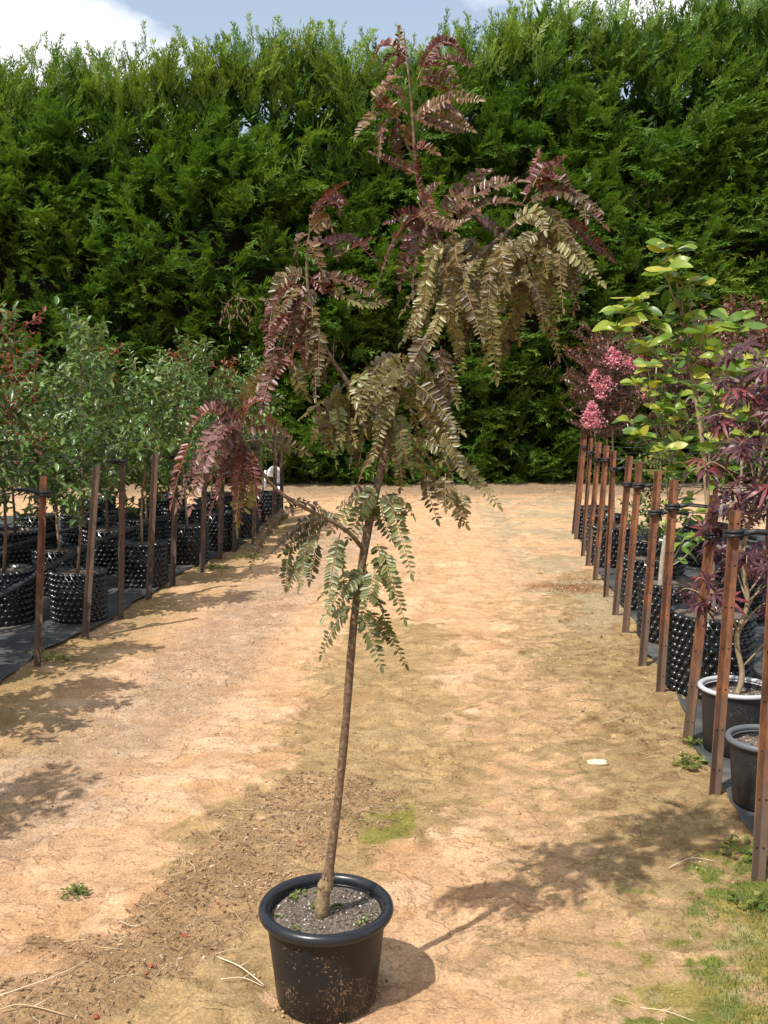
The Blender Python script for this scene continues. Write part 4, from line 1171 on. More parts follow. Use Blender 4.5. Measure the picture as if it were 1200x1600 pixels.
def hedge_face(x, z):
    """How far the foliage stands proud of the hedge plane (towards the path)."""
    b = fbm(x * 0.75 + z * 0.25, z * 1.15 - x * 0.1, 3, 51)
    c = fbm(x * 1.9, z * 3.0, 3, 57)
    prof = 0.45 * np.sin(np.clip(z / 7.4, 0, 1) * math.pi) - 0.30 * sstep(5.0, 7.6, z)
    return prof + 1.15 * (b - 0.5) * 2 * 0.55 + 0.40 * (c - 0.5) * 2


g = Geo()
cx, cz = [], []
stp = 0.235
for z in np.arange(0.10, 7.9, stp):
    for x in np.arange(HX0, HX1, stp):
        cx.append(x + rng.uniform(-.13, .13))
        cz.append(z + rng.uniform(-.13, .13))
cx, cz = np.array(cx), np.array(cz)
top = hedge_top(cx)
ok = cz < top + 0.05
cx, cz, top = cx[ok], cz[ok], top[ok]
hf = hedge_face(cx, cz)
gap = fbm(cx * 1.5 + 5, cz * 2.2, 3, 58)
keep = (gap > 0.37) | (rng.random(len(cx)) < 0.25) | (top - cz < 0.8) | (cz < 0.5)
cx, cz, top, hf, gap = cx[keep], cz[keep], top[keep], hf[keep], gap[keep]
up = sstep(1.6, 0.1, top - cz)
K = 5
N = len(cx) * K
bx, bz = np.repeat(cx, K), np.repeat(cz, K)
bh, bu = np.repeat(hf, K), np.repeat(up, K)
# a bough leans one way; its sprays fan round that axis
axx = np.repeat(rng.normal(0.22, 0.40, len(cx)), K) + rng.normal(0, 0.33, N)
axy = -(0.85 - 0.45 * bu) + rng.normal(0, 0.28, N)
axz = 0.42 + 0.95 * bu + np.repeat(rng.normal(0, 0.18, len(cx)), K) + rng.normal(0, 0.28, N)
back = rng.random(N)
posn = np.stack([bx + rng.normal(0, 0.07, N), -bh - 0.05 + back * 0.30, bz + rng.normal(0, 0.07, N) - 0.08], -1)
F = np.stack([axx, axy, axz], -1)
nr = np.stack([rng.normal(0, 0.5, N), -0.35 + rng.normal(0, 0.35, N), np.ones(N)], -1)
S = rng.uniform(0.30, 0.60, N) * (1 + 0.15 * bu)
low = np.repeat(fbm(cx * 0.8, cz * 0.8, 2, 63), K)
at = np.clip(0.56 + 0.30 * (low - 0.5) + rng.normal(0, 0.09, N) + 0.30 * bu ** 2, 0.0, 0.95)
pick = rng.integers(0, 3, N)
for t in range(3):
    m = pick == t
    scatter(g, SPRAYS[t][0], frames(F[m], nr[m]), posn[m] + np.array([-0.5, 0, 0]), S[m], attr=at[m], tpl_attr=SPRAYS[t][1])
# deeper layer of coarser sprays behind the outer tips, shade put into their tone
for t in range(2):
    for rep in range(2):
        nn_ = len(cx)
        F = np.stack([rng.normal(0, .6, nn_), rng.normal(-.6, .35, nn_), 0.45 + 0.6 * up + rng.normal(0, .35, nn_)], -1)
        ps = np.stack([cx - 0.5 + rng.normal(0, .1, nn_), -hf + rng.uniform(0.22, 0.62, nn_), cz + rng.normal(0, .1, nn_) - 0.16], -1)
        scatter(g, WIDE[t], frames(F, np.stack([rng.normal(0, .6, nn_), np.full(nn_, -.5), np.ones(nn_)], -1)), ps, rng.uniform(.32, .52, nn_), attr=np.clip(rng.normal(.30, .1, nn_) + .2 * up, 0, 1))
# the top is closed by several layers of upright sprays
for rep in range(4):
    tm = top - cz < 2.0
    nn_ = int(tm.sum())
    F = np.stack([rng.normal(0, .35, nn_), rng.normal(-.25, .3, nn_), np.ones(nn_)], -1)
    ps = np.stack([cx[tm] - 0.5 + rng.normal(0, .12, nn_), rng.uniform(-0.1, 0.9, nn_), cz[tm] - 0.30 + rng.normal(0, .12, nn_)], -1)
    scatter(g, WIDE[rep % 2], frames(F, np.stack([rng.normal(0, .6, nn_), -np.ones(nn_), np.full(nn_, .3)], -1)), ps, rng.uniform(.34, .52, nn_), attr=np.clip(rng.normal(.42, .1, nn_), 0, 1))
# wispy leaders along the top
lx = np.sort(rng.uniform(HX0, HX1, 620))
lz = hedge_top(lx) + rng.uniform(-0.35, 0.25, 620)
F = np.stack([rng.normal(0.05, 0.3, 620), rng.normal(-0.15, 0.3, 620), np.ones(620)], -1)
scatter(g, SPRAYS[0][0], frames(F, np.stack([rng.normal(0, 1, 620), -np.ones(620), np.zeros(620)], -1)),
        np.stack([lx - 0.5, 0.15 + rng.normal(0, 0.35, 620), lz], -1), rng.uniform(0.24, 0.55, 620), attr=np.clip(rng.normal(0.66, 0.12, 620), 0, 1), tpl_attr=SPRAYS[0][1])
# sparser far side, closed up where the top is thin
cx_f, cz_f = np.concatenate([cx, cx[top - cz < 1.8] + 0.1, cx[top - cz < 1.8] - 0.08]), np.concatenate([cz, cz[top - cz < 1.8] - 0.07, cz[top - cz < 1.8] + 0.02])
top_f = hedge_top(cx_f)
m = rng.random(len(cx_f)) < 0.35 + 0.65 * (top_f - cz_f < 1.9)
nb_ = int(m.sum())
F = np.stack([rng.normal(0, .5, nb_), rng.normal(0.2, .6, nb_), rng.normal(0.8, .3, nb_)], -1)
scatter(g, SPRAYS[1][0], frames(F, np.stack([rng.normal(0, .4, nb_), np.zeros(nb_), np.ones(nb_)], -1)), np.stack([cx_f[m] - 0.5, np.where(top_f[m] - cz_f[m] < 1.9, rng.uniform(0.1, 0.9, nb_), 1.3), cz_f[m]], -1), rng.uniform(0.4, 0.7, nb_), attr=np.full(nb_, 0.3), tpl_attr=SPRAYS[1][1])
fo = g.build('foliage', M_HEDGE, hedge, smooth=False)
fo['kind'] = 'stuff'

# added dark sheets between the two faces: painted inner shade, blocking the sky
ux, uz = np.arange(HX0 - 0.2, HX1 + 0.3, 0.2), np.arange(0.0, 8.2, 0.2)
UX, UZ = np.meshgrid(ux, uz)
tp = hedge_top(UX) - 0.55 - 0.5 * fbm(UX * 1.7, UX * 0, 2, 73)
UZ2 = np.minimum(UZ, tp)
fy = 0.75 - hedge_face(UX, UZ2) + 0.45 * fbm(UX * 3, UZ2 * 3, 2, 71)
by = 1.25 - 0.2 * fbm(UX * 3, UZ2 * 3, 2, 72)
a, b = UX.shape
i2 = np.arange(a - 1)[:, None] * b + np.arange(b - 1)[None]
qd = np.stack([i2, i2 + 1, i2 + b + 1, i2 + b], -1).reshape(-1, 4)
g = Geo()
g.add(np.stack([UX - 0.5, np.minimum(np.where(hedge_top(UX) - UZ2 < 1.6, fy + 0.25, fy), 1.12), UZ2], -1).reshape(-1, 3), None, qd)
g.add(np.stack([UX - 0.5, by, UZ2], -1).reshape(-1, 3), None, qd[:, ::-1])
core = g.build('shade_core', M_HEDGE_CORE, hedge)
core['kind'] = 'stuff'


def dead_branch(x, z, yo, nt=14, ln=0.9):
    g = Geo()
    for k in range(nt):
        s = np.array([x - 0.5 + random.uniform(-.12, .12), yo, z + random.uniform(-.1, .1)])
        q = [s]
        d = np.array([random.uniform(-.9, .9), -0.25, random.uniform(-.8, .25)])
        for i in range(5):
            q.append(q[-1] + norm(d) * ln * random.uniform(.12, .24))
            d = d + np.array([random.uniform(-.2, .2), 0, -0.35])
        v, t, qq = tube(q, np.linspace(0.008, 0.003, len(q)), 4, False)
        g.add(v, t, qq, 0, random.uniform(0.3, 1))
        for i in range(9):
            c = q[random.randint(1, 5)] + np.array([random.gauss(0, .03), random.gauss(0, .03), random.gauss(0, .05)])
            dd = np.array([random.uniform(-.4, .4), random.uniform(-.3, .1), -1])
            M = frames([dd], [[random.gauss(0, 1), -1, 0]])
            scatter(g, (np.array([(0, 0, 0), (.1, .4, 0), (0, 1, 0), (-.1, .4, 0)]), [(0, 1, 2), (0, 2, 3)], []), M, [c], np.array([random.uniform(.05, .12)]), attr=np.array([random.uniform(.1, .9)]))
    return g.build('dead_branch', M_DEAD, hedge)


dead_branch(-2.5, 3.0, -0.85, 5, 0.62)
for xx, zz in ((-4.3, 3.9), (2.3, 3.6), (-0.9, 2.6), (4.4, 4.9), (3.0, 2.2)):
    dead_branch(xx, zz, -0.25, 3, 0.45)

# ---------------------------------------------------------------- leaf templates: y = length, x = width, z = up
def leaf_tpl(w=0.4, fold=0.12, droop=0.18, wide=0.5):
    """Pointed oval blade, folded along the midrib and curving down to its tip."""
    ts = [0.0, 0.22, wide, 0.78, 1.0]
    ws = [0.0, 0.72, 1.0, 0.62, 0.0]
    V, mid, lf, rt = [], [], [], []
    for t, ww in zip(ts, ws):
        z = -droop * t * t
        mid.append(len(V)); V.append((0, t, z))
        if 0 < ww:
            lf.append(len(V)); V.append((-ww * w / 2, t, z + fold * ww))
            rt.append(len(V)); V.append((ww * w / 2, t, z + fold * ww))
    T = [(mid[0], rt[0], mid[1]), (mid[0], mid[1], lf[0]), (mid[4], mid[3], rt[2]), (mid[4], lf[2], mid[3])]
    Q = []
    for i in range(2):
        Q += [(mid[i + 1], rt[i], rt[i + 1], mid[i + 2]), (mid[i + 1], mid[i + 2], lf[i + 1], lf[i])]
    return np.array(V, float), T, Q


LEAFLET = (np.array([(0, 0, 0), (-.5, .3, .10), (-.42, .72, .09), (0, 1, -.02), (.42, .72, .09), (.5, .3, .10), (0, .5, 0)], float),
           [(0, 6, 1), (0, 5, 6), (1, 6, 2), (6, 5, 4), (2, 6, 3), (6, 4, 3)], [])
LEAF_SMALL = (np.array([(0, 0, 0), (-.5, .45, .12), (0, 1, -.12), (.5, .45, .12)], float), [(0, 2, 1), (0, 3, 2)], [])
SUNV = np.array(SUN_TO)

# ---------------------------------------------------------------- the potted tree on the path
POT = np.array([-0.152, 2.55, 0.0])
tree = thing('potted_tree', 'young bronze and ruby leaved tree in a black pot standing on the path', 'tree', POT)


def round_pot(parent, r_top, r_bot, hgt, m_body, m_rim, rim_r=0.014, lip=0.012, segs=56, soil=0.03):
    z1 = hgt - rim_r
    g = Geo()
    g.add(*lathe([(0, 0.004), (r_bot * 0.95, 0.0), (r_bot, 0.006), (r_bot + (r_top - r_bot) * .5, z1 * .5), (r_top - .001, z1 - .012), (r_top, z1)], segs))
    g.add(*lathe([(r_top - .004, z1 + .004), (r_top - .009, z1 - 0.05), (r_top - .012, hgt - soil - .03)], segs))
    body = g.build('pot', m_body, parent)
    rc = r_top + lip * 0.35
    a = np.linspace(-0.62 * math.pi, 1.28 * math.pi, 15)
    g = Geo()
    g.add(*lathe([(rc + lip * math.cos(t), hgt - rim_r + rim_r * math.sin(t)) for t in a] + [(r_top - .010, z1 - .012)], segs))
    g.build('rim', m_rim, body)
    # soil heap and grit
    rs = np.linspace(0, r_top - .010, 9)
    v, t, q = lathe([(max(r, 1e-4), hgt - soil - 0.010 * (r / r_top) ** 2) for r in rs], segs)
    v[:, 2] += (fbm(v[:, 0] * 30, v[:, 1] * 30, 3, 4) - 0.5) * 0.018
    g = Geo()
    g.add(v, t, q)
    so = g.build('soil', M_SOIL, parent)
    n = int(900 * (r_top / 0.16) ** 2)
    rr, aa = (r_top - .014) * np.sqrt(rng.random(n)), rng.random(n) * 2 * math.pi
    s = 0.0022 + 0.0045 * rng.random(n) ** 3
    x, y = rr * np.cos(aa), rr * np.sin(aa)
    z = hgt - soil - 0.010 * (rr / r_top) ** 2 + (fbm(x * 30, y * 30, 3, 4) - 0.5) * 0.018
    g = Geo()
    scatter(g, OCT, rand_rot(n, 0.7), np.stack([x, y, z], -1), np.stack([s, s * rng.uniform(.5, 1, n), s * rng.uniform(.4, .8, n)], -1))
    gr_ = g.build('grit', M_GRIT, so)
    gr_['kind'] = 'stuff'
    return body


round_pot(tree, 0.158, 0.131, 0.264, M_POT, M_RIM, 0.016, 0.0145, 72, 0.026)

tp = smooth_path(TRUNK, 4)
tp[:, :3] -= POT
split = int(np.argmin(np.abs(tp[:, 2] - 0.345)))
rad = tp[:, 3] * (1 + 0.22 * (vnoise(np.arange(len(tp)) * 0.9, np.zeros(len(tp)), 3) - .5))
g = Geo()
g.add(*tube(tp[split - 1:, :3], rad[split - 1:], 10), mat=0)
trunk = g.build('trunk', M_BARK, tree)
g = Geo()
bp_ = tp[:split + 1].copy()
bp_[0, 2] -= 0.03
br = rad[:split + 1].copy()
g.add(*tube(bp_[:, :3], br, 12))
# graft scar: the cut stub beside the union
stub = [tp[split - 5, :3] + np.array([-.004, -.006, 0]), tp[split - 4, :3] + np.array([-.009, -.010, .004]), tp[split - 3, :3] + np.array([-.011, -.013, .006])]
g.add(*tube(stub, [.013, .013, .010], 9))
g.build('rootstock', M_BARK_BASE, tree)
for bpath in BRANCH_PATHS:
    b = smooth_path(bpath, 4)
    b[:, :3] -= POT
    g = Geo()
    g.add(*tube(b[:, :3], b[:, 3], 7))
    g.build('branch', M_BARK, tree)


def pinnate(p0, p1, p2, kind, s):
    p0, p1, p2 = (np.array(v) - POT for v in (p0, p1, p2))
    p1 = p1 + rng.normal(0, 0.010, 3)
    p2 = p2 + rng.normal(0, 0.012, 3)
    ln = np.linalg.norm(p1 - p0) + np.linalg.norm(p2 - p1)
    t = np.linspace(0, 1, 12)[:, None]
    path = (1 - t) ** 2 * p0 + 2 * t * (1 - t) * p1 + t * t * p2
    g = Geo()
    g.add(*tube(path, np.linspace(0.0016, 0.0007, 12), 3, False), mat=1, attr=rng.random())
    npair = max(4, int(ln / (0.0096 * max(s, .8))))
    t = np.linspace(0.10, 0.985, npair)[:, None]
    t = np.concatenate([t, t + 0.3 / npair])
    sd = np.concatenate([np.ones(npair), -np.ones(npair)])[:, None]
    t = np.minimum(t, 0.995)
    pos = (1 - t) ** 2 * p0 + 2 * t * (1 - t) * p1 + t * t * p2
    tan = norm(2 * (1 - t) * (p1 - p0) + 2 * t * (p2 - p1))
    nr0 = norm(SUNV + np.array([0, -0.55, 0.0]) + rng.normal(0, 0.45, 3))
    nr = norm(nr0 - tan * (tan @ nr0)[:, None])
    tw = rng.normal(0, 0.35) * t + rng.normal(0, 0.2)
    nr = nr * np.cos(tw) + np.cross(tan, nr) * np.sin(tw)
    side = np.cross(tan, nr) * sd
    n = len(t)
    cup = {'r': 0.55, 'c': 0.35, 'p': 0.0}.get(kind, -0.05)
    d = norm(side + tan * rng.uniform(0.22, 0.5, (n, 1)) + nr * (cup + rng.normal(0, 0.18, (n, 1))) + np.array([0, 0, -0.12]) + rng.normal(0, 0.07, (n, 3)))
    prof = (0.62 + 0.38 * np.sin(np.clip(t[:, 0] * 1.05 + 0.08, 0, 1) * math.pi) ** 0.7) * np.where(t[:, 0] > .93, .8, 1)
    l = 0.0295 * s * prof * rng.uniform(0.84, 1.12, n) * (0.85 if kind == 'r' else 1)
    wd = l * rng.uniform(0.34, 0.44, n)
    nn = nr + rng.normal(0, 0.28, (n, 3))
    keep = rng.random(n) > 0.06
    tone = rng.uniform(0.15, 0.85)
    scatter(g, LEAFLET, frames(d, nn)[keep], pos[keep], np.stack([wd, l, l], -1)[keep], attr=np.clip(tone + rng.normal(0, 0.16, n), 0, 1)[keep])
    # end leaflet
    scatter(g, LEAFLET, frames(tan[npair - 1:npair], nr[npair - 1:npair]), path[-1:], np.array([[.010, .024, .024]]) * s, attr=np.array([tone]))
    return g.build('leaf', [LEAF[kind], M_STALK], tree)


for lf in LEAVES: pinnate(*lf)
# small weeds and moss in the pot
g = Geo()
for k in range(34):
    a, rr = random.uniform(0, 6.28), random.choice([random.uniform(.02, .05), random.uniform(.10, .135)])
    s = random.uniform(.008, .018)
    for j in range(4):
        b = random.uniform(0, 6.28)
        scatter(g, LEAF_SMALL, frames([[math.cos(b), math.sin(b), .8]], [[0, 0, 1]]), [[rr * math.cos(a), rr * math.sin(a), .236]], np.array([[s * .5, s, s]]), attr=np.array([random.random() * .7]))
g.build('seedlings', M_GRASS, tree)['kind'] = 'stuff'

# ---------------------------------------------------------------- steel stakes
def stake_mesh(name, mat, hgt, ang):
    g = Geo()
    fl, th = 0.0245, 0.0022
    for k in range(3):
        a = ang + k * 2 * math.pi / 3
        c, s = math.cos(a), math.sin(a)
        pts = [(0.0, -th), (fl * (1 if k else 1.15), -th * .8), (fl * (1 if k else 1.15), th * .8), (0.0, th)]
        V = []
        for z in (-0.12, hgt):
            for (x, y) in pts: V.append((x * c - y * s, x * s + y * c, z))
        g.add(V, None, [(0, 1, 5, 4), (1, 2, 6, 5), (2, 3, 7, 6), (4, 5, 6, 7)])
        if k < 2:
            for i in range(7):      # dark discs for punched holes, their shade in the colour
                z = 0.1 + i * (hgt - .15) / 6
                for sg in (-1, 1):
                    hv, ht = [], []
                    y = sg * (th * 1.0 + 0.0004)
                    for q in range(7):
                        qa = q * 2 * math.pi / 7
                        x = fl * .58 + .0042 * math.cos(qa)
                        hv.append((x * c - y * s, x * s + y * c, z + .0042 * math.sin(qa)))
                    ht = [(0, q, q + 1) if sg < 0 else (0, q + 1, q) for q in range(1, 6)]
                    g.add(hv, ht, None, 1)
    return g.mesh(name, [mat, M_HOLE], False)


def tie_mesh(dirx):
    """Black rubber tie wound twice round the stake with a sleeve leading to the wire."""
    g = Geo()
    t = np.linspace(0, 2 * math.pi * 2.2, 40)
    r = 0.031 + 0.003 * np.sin(t * 3)
    g.add(*tube(np.stack([r * np.cos(t), r * np.sin(t), (t / 6.28 - 1.1) * 0.016], -1), 0.0085, 6))
    g.add(*tube([(0.03 * dirx, 0.0, 0.0), (0.09 * dirx, 0.004, 0.012), (0.19 * dirx, 0.0, 0.004)], [0.013, 0.011, 0.009], 7))
    return g.mesh('tie', M_RUBBER)


NTH = ['first', 'second', 'third', 'fourth', 'fifth', 'sixth', 'seventh', 'eighth', 'ninth', 'tenth', 'eleventh', 'twelfth', 'thirteenth']
SK_R = [stake_mesh('post', M_RUST, 1.14, a) for a in (R(200), R(215), R(190))]
SK_L = [stake_mesh('post', M_RUST_DARK, 1.12, a) for a in (R(-20), R(-35), R(10))]
SK_L0 = stake_mesh('post', M_RUST, 1.12, R(-25))
TIE_R, TIE_L = tie_mesh(1), tie_mesh(-1)


def wire(p, q, label, group):
    t = np.linspace(0, 1, 9)[:, None]
    P = np.array(p) + (np.array(q) - np.array(p)) * t
    P[:, 2] -= 0.03 * np.sin(t[:, 0] * math.pi)
    g = Geo()
    g.add(*tube(P, 0.0035, 5))
    tag(g.build('support_wire', M_WIRE), label, 'wire', group)


def stake(x, y, me, tie, tz, lean, label, group, dirx):
    s = thing('steel_stake', label, 'stake', (x, y, 0), 0, group)
    s.rotation_euler = lean
    o = bpy.data.objects.new('post', me)
    COL.objects.link(o)
    o.parent = s
    if tz:
        o = bpy.data.objects.new('tie', tie)
        COL.objects.link(o)
        o.parent = s
        o.location = (0, 0, tz)
    return s


LEAN_R = [0.012, 0.030, 0.070, 0.030, 0.050, 0.055, 0.060, 0.030, 0.060, 0.065, 0.055, 0.065, 0.075]
TIE_Z = [0, 1.05, 0.96, 1.00, 0.90, 0.98, 0.94, 1.0, 1.02, 0.98, 1.0, 1.0, 0]
for i, (x, y) in enumerate(STAKE_R):
    stake(x, y, SK_R[i % 3], TIE_R, TIE_Z[i], (random.uniform(-.02, .02), LEAN_R[i], random.uniform(-.3, .3)),
          'rusty brown steel stake, %s from the grey-rimmed pot along its row' % NTH[i], 'rusty stakes along the maple bed', 1)
    if TIE_Z[i]:
        wire((x + .12, y + .002, TIE_Z[i] + .004), (x + 2.3, y + random.uniform(-.05, .05), TIE_Z[i] + random.uniform(0, .05)),
             'black wire tied to the %s rusty stake from the grey-rimmed pot' % NTH[i], 'wires across the maple bed')
LEAN_L = [0.075, 0.095, 0.040, 0.075, 0.05, 0.05, 0.05, 0.03, 0.04, 0.04, 0.0]
TIE_ZL = [1.02, 0, 1.10, 0, 1.05, 0, 1.05, 0, 1.0, 1.0, 0]
for i, (x, y) in enumerate(STAKE_L):
    stake(x, y, SK_L0 if i == 0 else SK_L[i % 3], TIE_L, TIE_ZL[i], (random.uniform(-.02, .02), LEAN_L[i], random.uniform(-.3, .3)),
          ('orange-rusted steel stake standing first along the weed mat beside the green leafy trees' if i == 0 else
           'dark weathered steel stake, %s along the row in front of the green leafy trees' % NTH[i]), 'stakes along the green tree bed', -1)
    if TIE_ZL[i]:
        wire((x - .10, y, TIE_ZL[i]), (x - 2.6, y + .05, TIE_ZL[i] + random.uniform(-.02, .03)),
             'black wire running from the %s stake into the green leafy trees' % NTH[i], 'wires across the green tree bed')
for i, (x, y, ln) in enumerate([(2.75, 7.3, .02), (2.55, 5.9, .03), (2.95, 9.1, .01), (2.45, 5.0, .02)]):
    stake(x, y, SK_R[i % 3], TIE_R, 1.0, (0, ln, 0.4), 'rusty steel stake deep in the maple bed, in its second row', 'second row stakes of the maple bed', 1)

# ---------------------------------------------------------------- dimpled air pots
def airpot_meshes(Rr, H, seed):
    """Wall sheet of hollow cones in staggered rows, uneven like a bolted plastic sheet."""
    pitch = 0.0425
    nu = int(2 * math.pi * Rr / pitch)
    nv = int(H / (pitch * 0.86))
    cone = []
    k = 6
    V = []
    for rr, zz in ((0.0200, 0.0), (0.0150, 0.012), (0.0075, 0.0205)):
        for q in range(k):
            V.append((rr * math.cos(q * 2 * math.pi / k), rr * math.sin(q * 2 * math.pi / k), zz))
    V.append((0, 0, 0.0225))
    T = [(12 + q, 12 + (q + 1) % k, 18) for q in range(k)]
    Q = []
    for r_ in (0, 6):
        Q += [(r_ + q, r_ + (q + 1) % k, r_ + 6 + (q + 1) % k, r_ + 6 + q) for q in range(k)]
    pos, F, Nn = [], [], []
    sq = 1 + 0.02 * math.sin(seed)

    def rad(a, z):
        return Rr * (1 + 0.025 * math.sin(2 * a + seed) + 0.012 * math.sin(3 * a + 2 * seed)) + (z / H - .5) * 0.008

    for j in range(nv):
        z = 0.02 + j * (H - 0.035) / (nv - 1)
        for i in range(nu):
            a = (i + 0.5 * (j % 2)) * 2 * math.pi / nu
            r = rad(a, z)
            pos.append((r * math.cos(a), r * math.sin(a), z))
            Nn.append((math.cos(a), math.sin(a), 0))
            F.append((0, 0, 1))
    g = Geo()
    n = len(pos)
    scatter(g, (np.array(V), T, Q), frames(np.array(F, float), np.array(Nn)), np.array(pos), np.ones(n))
    # backing sheet and the upper inside
    A = np.arange(nu) * 2 * math.pi / nu
    W = [(rad(a, z) * math.cos(a), rad(a, z) * math.sin(a), z) for z in (0.0, H * .5, H) for a in A]
    W += [((rad(a, H) - .012) * math.cos(a), (rad(a, H) - .012) * math.sin(a), z) for z in (H, H - .07) for a in A]
    i = np.arange(4)[:, None] * nu
    j = np.arange(nu)[None]
    j2 = (j + 1) % nu
    g.add(W, None, np.stack([i + j, i + j2, i + nu + j2, i + nu + j], -1).reshape(-1, 4))
    wall = g.mesh('pot', M_AIRPOT, True)
    v, t, q = lathe([(max(r, 1e-4), H - .03) for r in np.linspace(0, Rr - .010, 6)], 26)
    v[:, 2] += (fbm(v[:, 0] * 25, v[:, 1] * 25, 3, 4) - 0.5) * 0.025
    g = Geo()
    g.add(v, t, q)
    return wall, g.mesh('soil', M_SOIL)


AIR = [airpot_meshes(0.190, 0.36, 1), airpot_meshes(0.205, 0.37, 2), airpot_meshes(0.185, 0.35, 3)]
AIR_BIG = airpot_meshes(0.210, 0.42, 4)


def put(me, parent, loc=(0, 0, 0)):
    o = bpy.data.objects.new(me.name.split('.')[0], me)
    COL.objects.link(o)
    o.parent = parent
    o.location = loc
    return o


def add_airpot(root, A):
    put(A[0], root)
    put(A[1], root)


# ---------------------------------------------------------------- young trees: leader, side shoots, leaves
def shoot(p, d, ln, n=6, bend=0.25, up=0.15):
    q = [np.array(p, float)]
    d = np.array(d, float)
    for i in range(n):
        d = norm(d + rng.normal(0, bend * 0.35, 3) + np.array([0, 0, up * 0.3]))
        q.append(q[-1] + d * ln / n)
    return np.array(q)


def leaves_along(q, spacing, size, lo=0.12, spread=0.85, out=None):
    """Positions and frames of leaves set alternately along a shoot."""
    seg = np.linalg.norm(np.diff(q, axis=0), axis=1)
    L = seg.sum()
    cum = np.concatenate([[0], np.cumsum(seg)])
    s = np.arange(lo * L, L, spacing) + 0
    if len(s) == 0: return
    pos = np.stack([np.interp(s, cum, q[:, k]) for k in range(3)], -1)
    tan = norm(np.stack([np.interp(s + .01, cum, q[:, k]) - np.interp(s - .01, cum, q[:, k]) for k in range(3)], -1))
    a = np.arange(len(s)) * 2.4 + rng.random() * 6
    ref = norm(np.cross(tan, np.array([0.3, 0.2, 1.0])))
    oth = np.cross(tan, ref)
    rd = ref * np.cos(a)[:, None] + oth * np.sin(a)[:, None]
    d = norm(rd * spread + tan * 0.55 + rng.normal(0, 0.22, (len(s), 3)) + np.array([0, 0, -0.12]))
    nr = norm(np.array([0, 0, 1.0]) + 0.35 * SUNV + rng.normal(0, 0.38, (len(s), 3)))
    out.append((pos, d, nr, size * rng.uniform(0.7, 1.15, len(s))))


def green_tree(seed, hgt, name, label, mat_leaf, group, lsize=0.066, dens=1.0, wfac=0.42, A=0, wide=1.0):
    global rng
    keep_rng, rng = rng, np.random.default_rng(seed)
    root = thing(name, label, 'tree', (0, 0, 0), 0, group)
    add_airpot(root, AIR[A])
    z0 = 0.32
    lead = shoot((0, 0, z0), (rng.normal(0, .04), rng.normal(0, .04), 1), hgt - z0, 12, 0.10, 0.25)
    g = Geo()
    g.add(*tube(lead, np.linspace(0.012, 0.0025, len(lead)), 7))
    g.build('trunk', M_BARK if hgt > 2.0 else M_BARK_TAN, root)
    g = Geo()
    out = []
    nb = 28
    for i in range(nb):
        f = 0.15 + 0.79 * (i + rng.random()) / nb
        k = f * (len(lead) - 1)
        p = lead[int(k)] + (lead[min(int(k) + 1, len(lead) - 1)] - lead[int(k)]) * (k - int(k))
        a = i * 2.4 + rng.normal(0, .3)
        ln = (0.60 - 0.42 * f) * rng.uniform(0.75, 1.2) * wide
        q = shoot(p, (math.cos(a), math.sin(a), rng.uniform(0.35, 0.95)), ln, 6, 0.4, 0.2)
        g.add(*tube(q, np.linspace(0.0055, 0.0018, len(q)), 4, False))
        leaves_along(q, 0.0175 / dens, lsize, 0.10, 0.85, out)
        if ln > .3:
            q2 = shoot(q[3], (math.cos(a + 1), math.sin(a + 1), .5), ln * .55, 4, 0.4, 0.1)
            g.add(*tube(q2, np.linspace(0.003, 0.0014, len(q2)), 4, False))
            leaves_along(q2, 0.019 / dens, lsize, 0.1, 0.85, out)
    leaves_along(lead, 0.030, lsize * 0.9, 0.45, 0.7, out)
    g.build('branches', M_TWIG, root)
    pos, d, nr, s = (np.concatenate([o[k] for o in out]) for k in range(4))
    g = Geo()
    tpl = leaf_tpl(0.42, 0.10, 0.20)
    scatter(g, tpl, frames(d, nr), pos, np.stack([s * wfac / .42 * rng.uniform(.8, 1.1, len(s)), s, s], -1), attr=np.clip(rng.normal(0.45, 0.24, len(s)), 0, 1))
    o = g.build('foliage', mat_leaf, root)
    o['kind'] = 'stuff'
    rng = keep_rng
    return root


GRP_L = 'green leafy young trees in the weed mat bed'
LBL_L = 'leafy green young tree in a dimpled black pot, deep in the weed mat bed'
protos = [green_tree(100 + k, hh, 'potted_pear_tree', LBL_L, M_PEAR, GRP_L, A=k % 3, lsize=ls, wfac=wf, dens=1.12)
          for k, (hh, ls, wf) in enumerate([(1.95, .078, .46), (2.12, .084, .44), (1.80, .076, .50), (2.25, .080, .42)])]
LBL_FRONT = 'leafy green young tree in a dimpled black pot, %s of those lining the path stakes'
front = [(-2.38, 5.45), (-2.13, 7.02), (-1.98, 8.28), (-1.82, 9.40), (-1.68, 10.25), (-1.55, 11.10), (-1.44, 12.15)]
rest = [(-2.22, 4.45), (-2.38, 2.85), (-2.80, 5.95), (-2.62, 6.95), (-2.55, 7.95), (-2.42, 8.90), (-2.30, 9.85), (-2.15, 10.8), (-2.0, 11.8),
        (-3.20, 6.75), (-3.10, 7.75), (-2.88, 9.70), (-2.75, 10.7), (-2.6, 11.7), (-3.75, 8.1), (-3.6, 9.1), (-3.45, 10.1), (-3.3, 11.1)]
used = 0
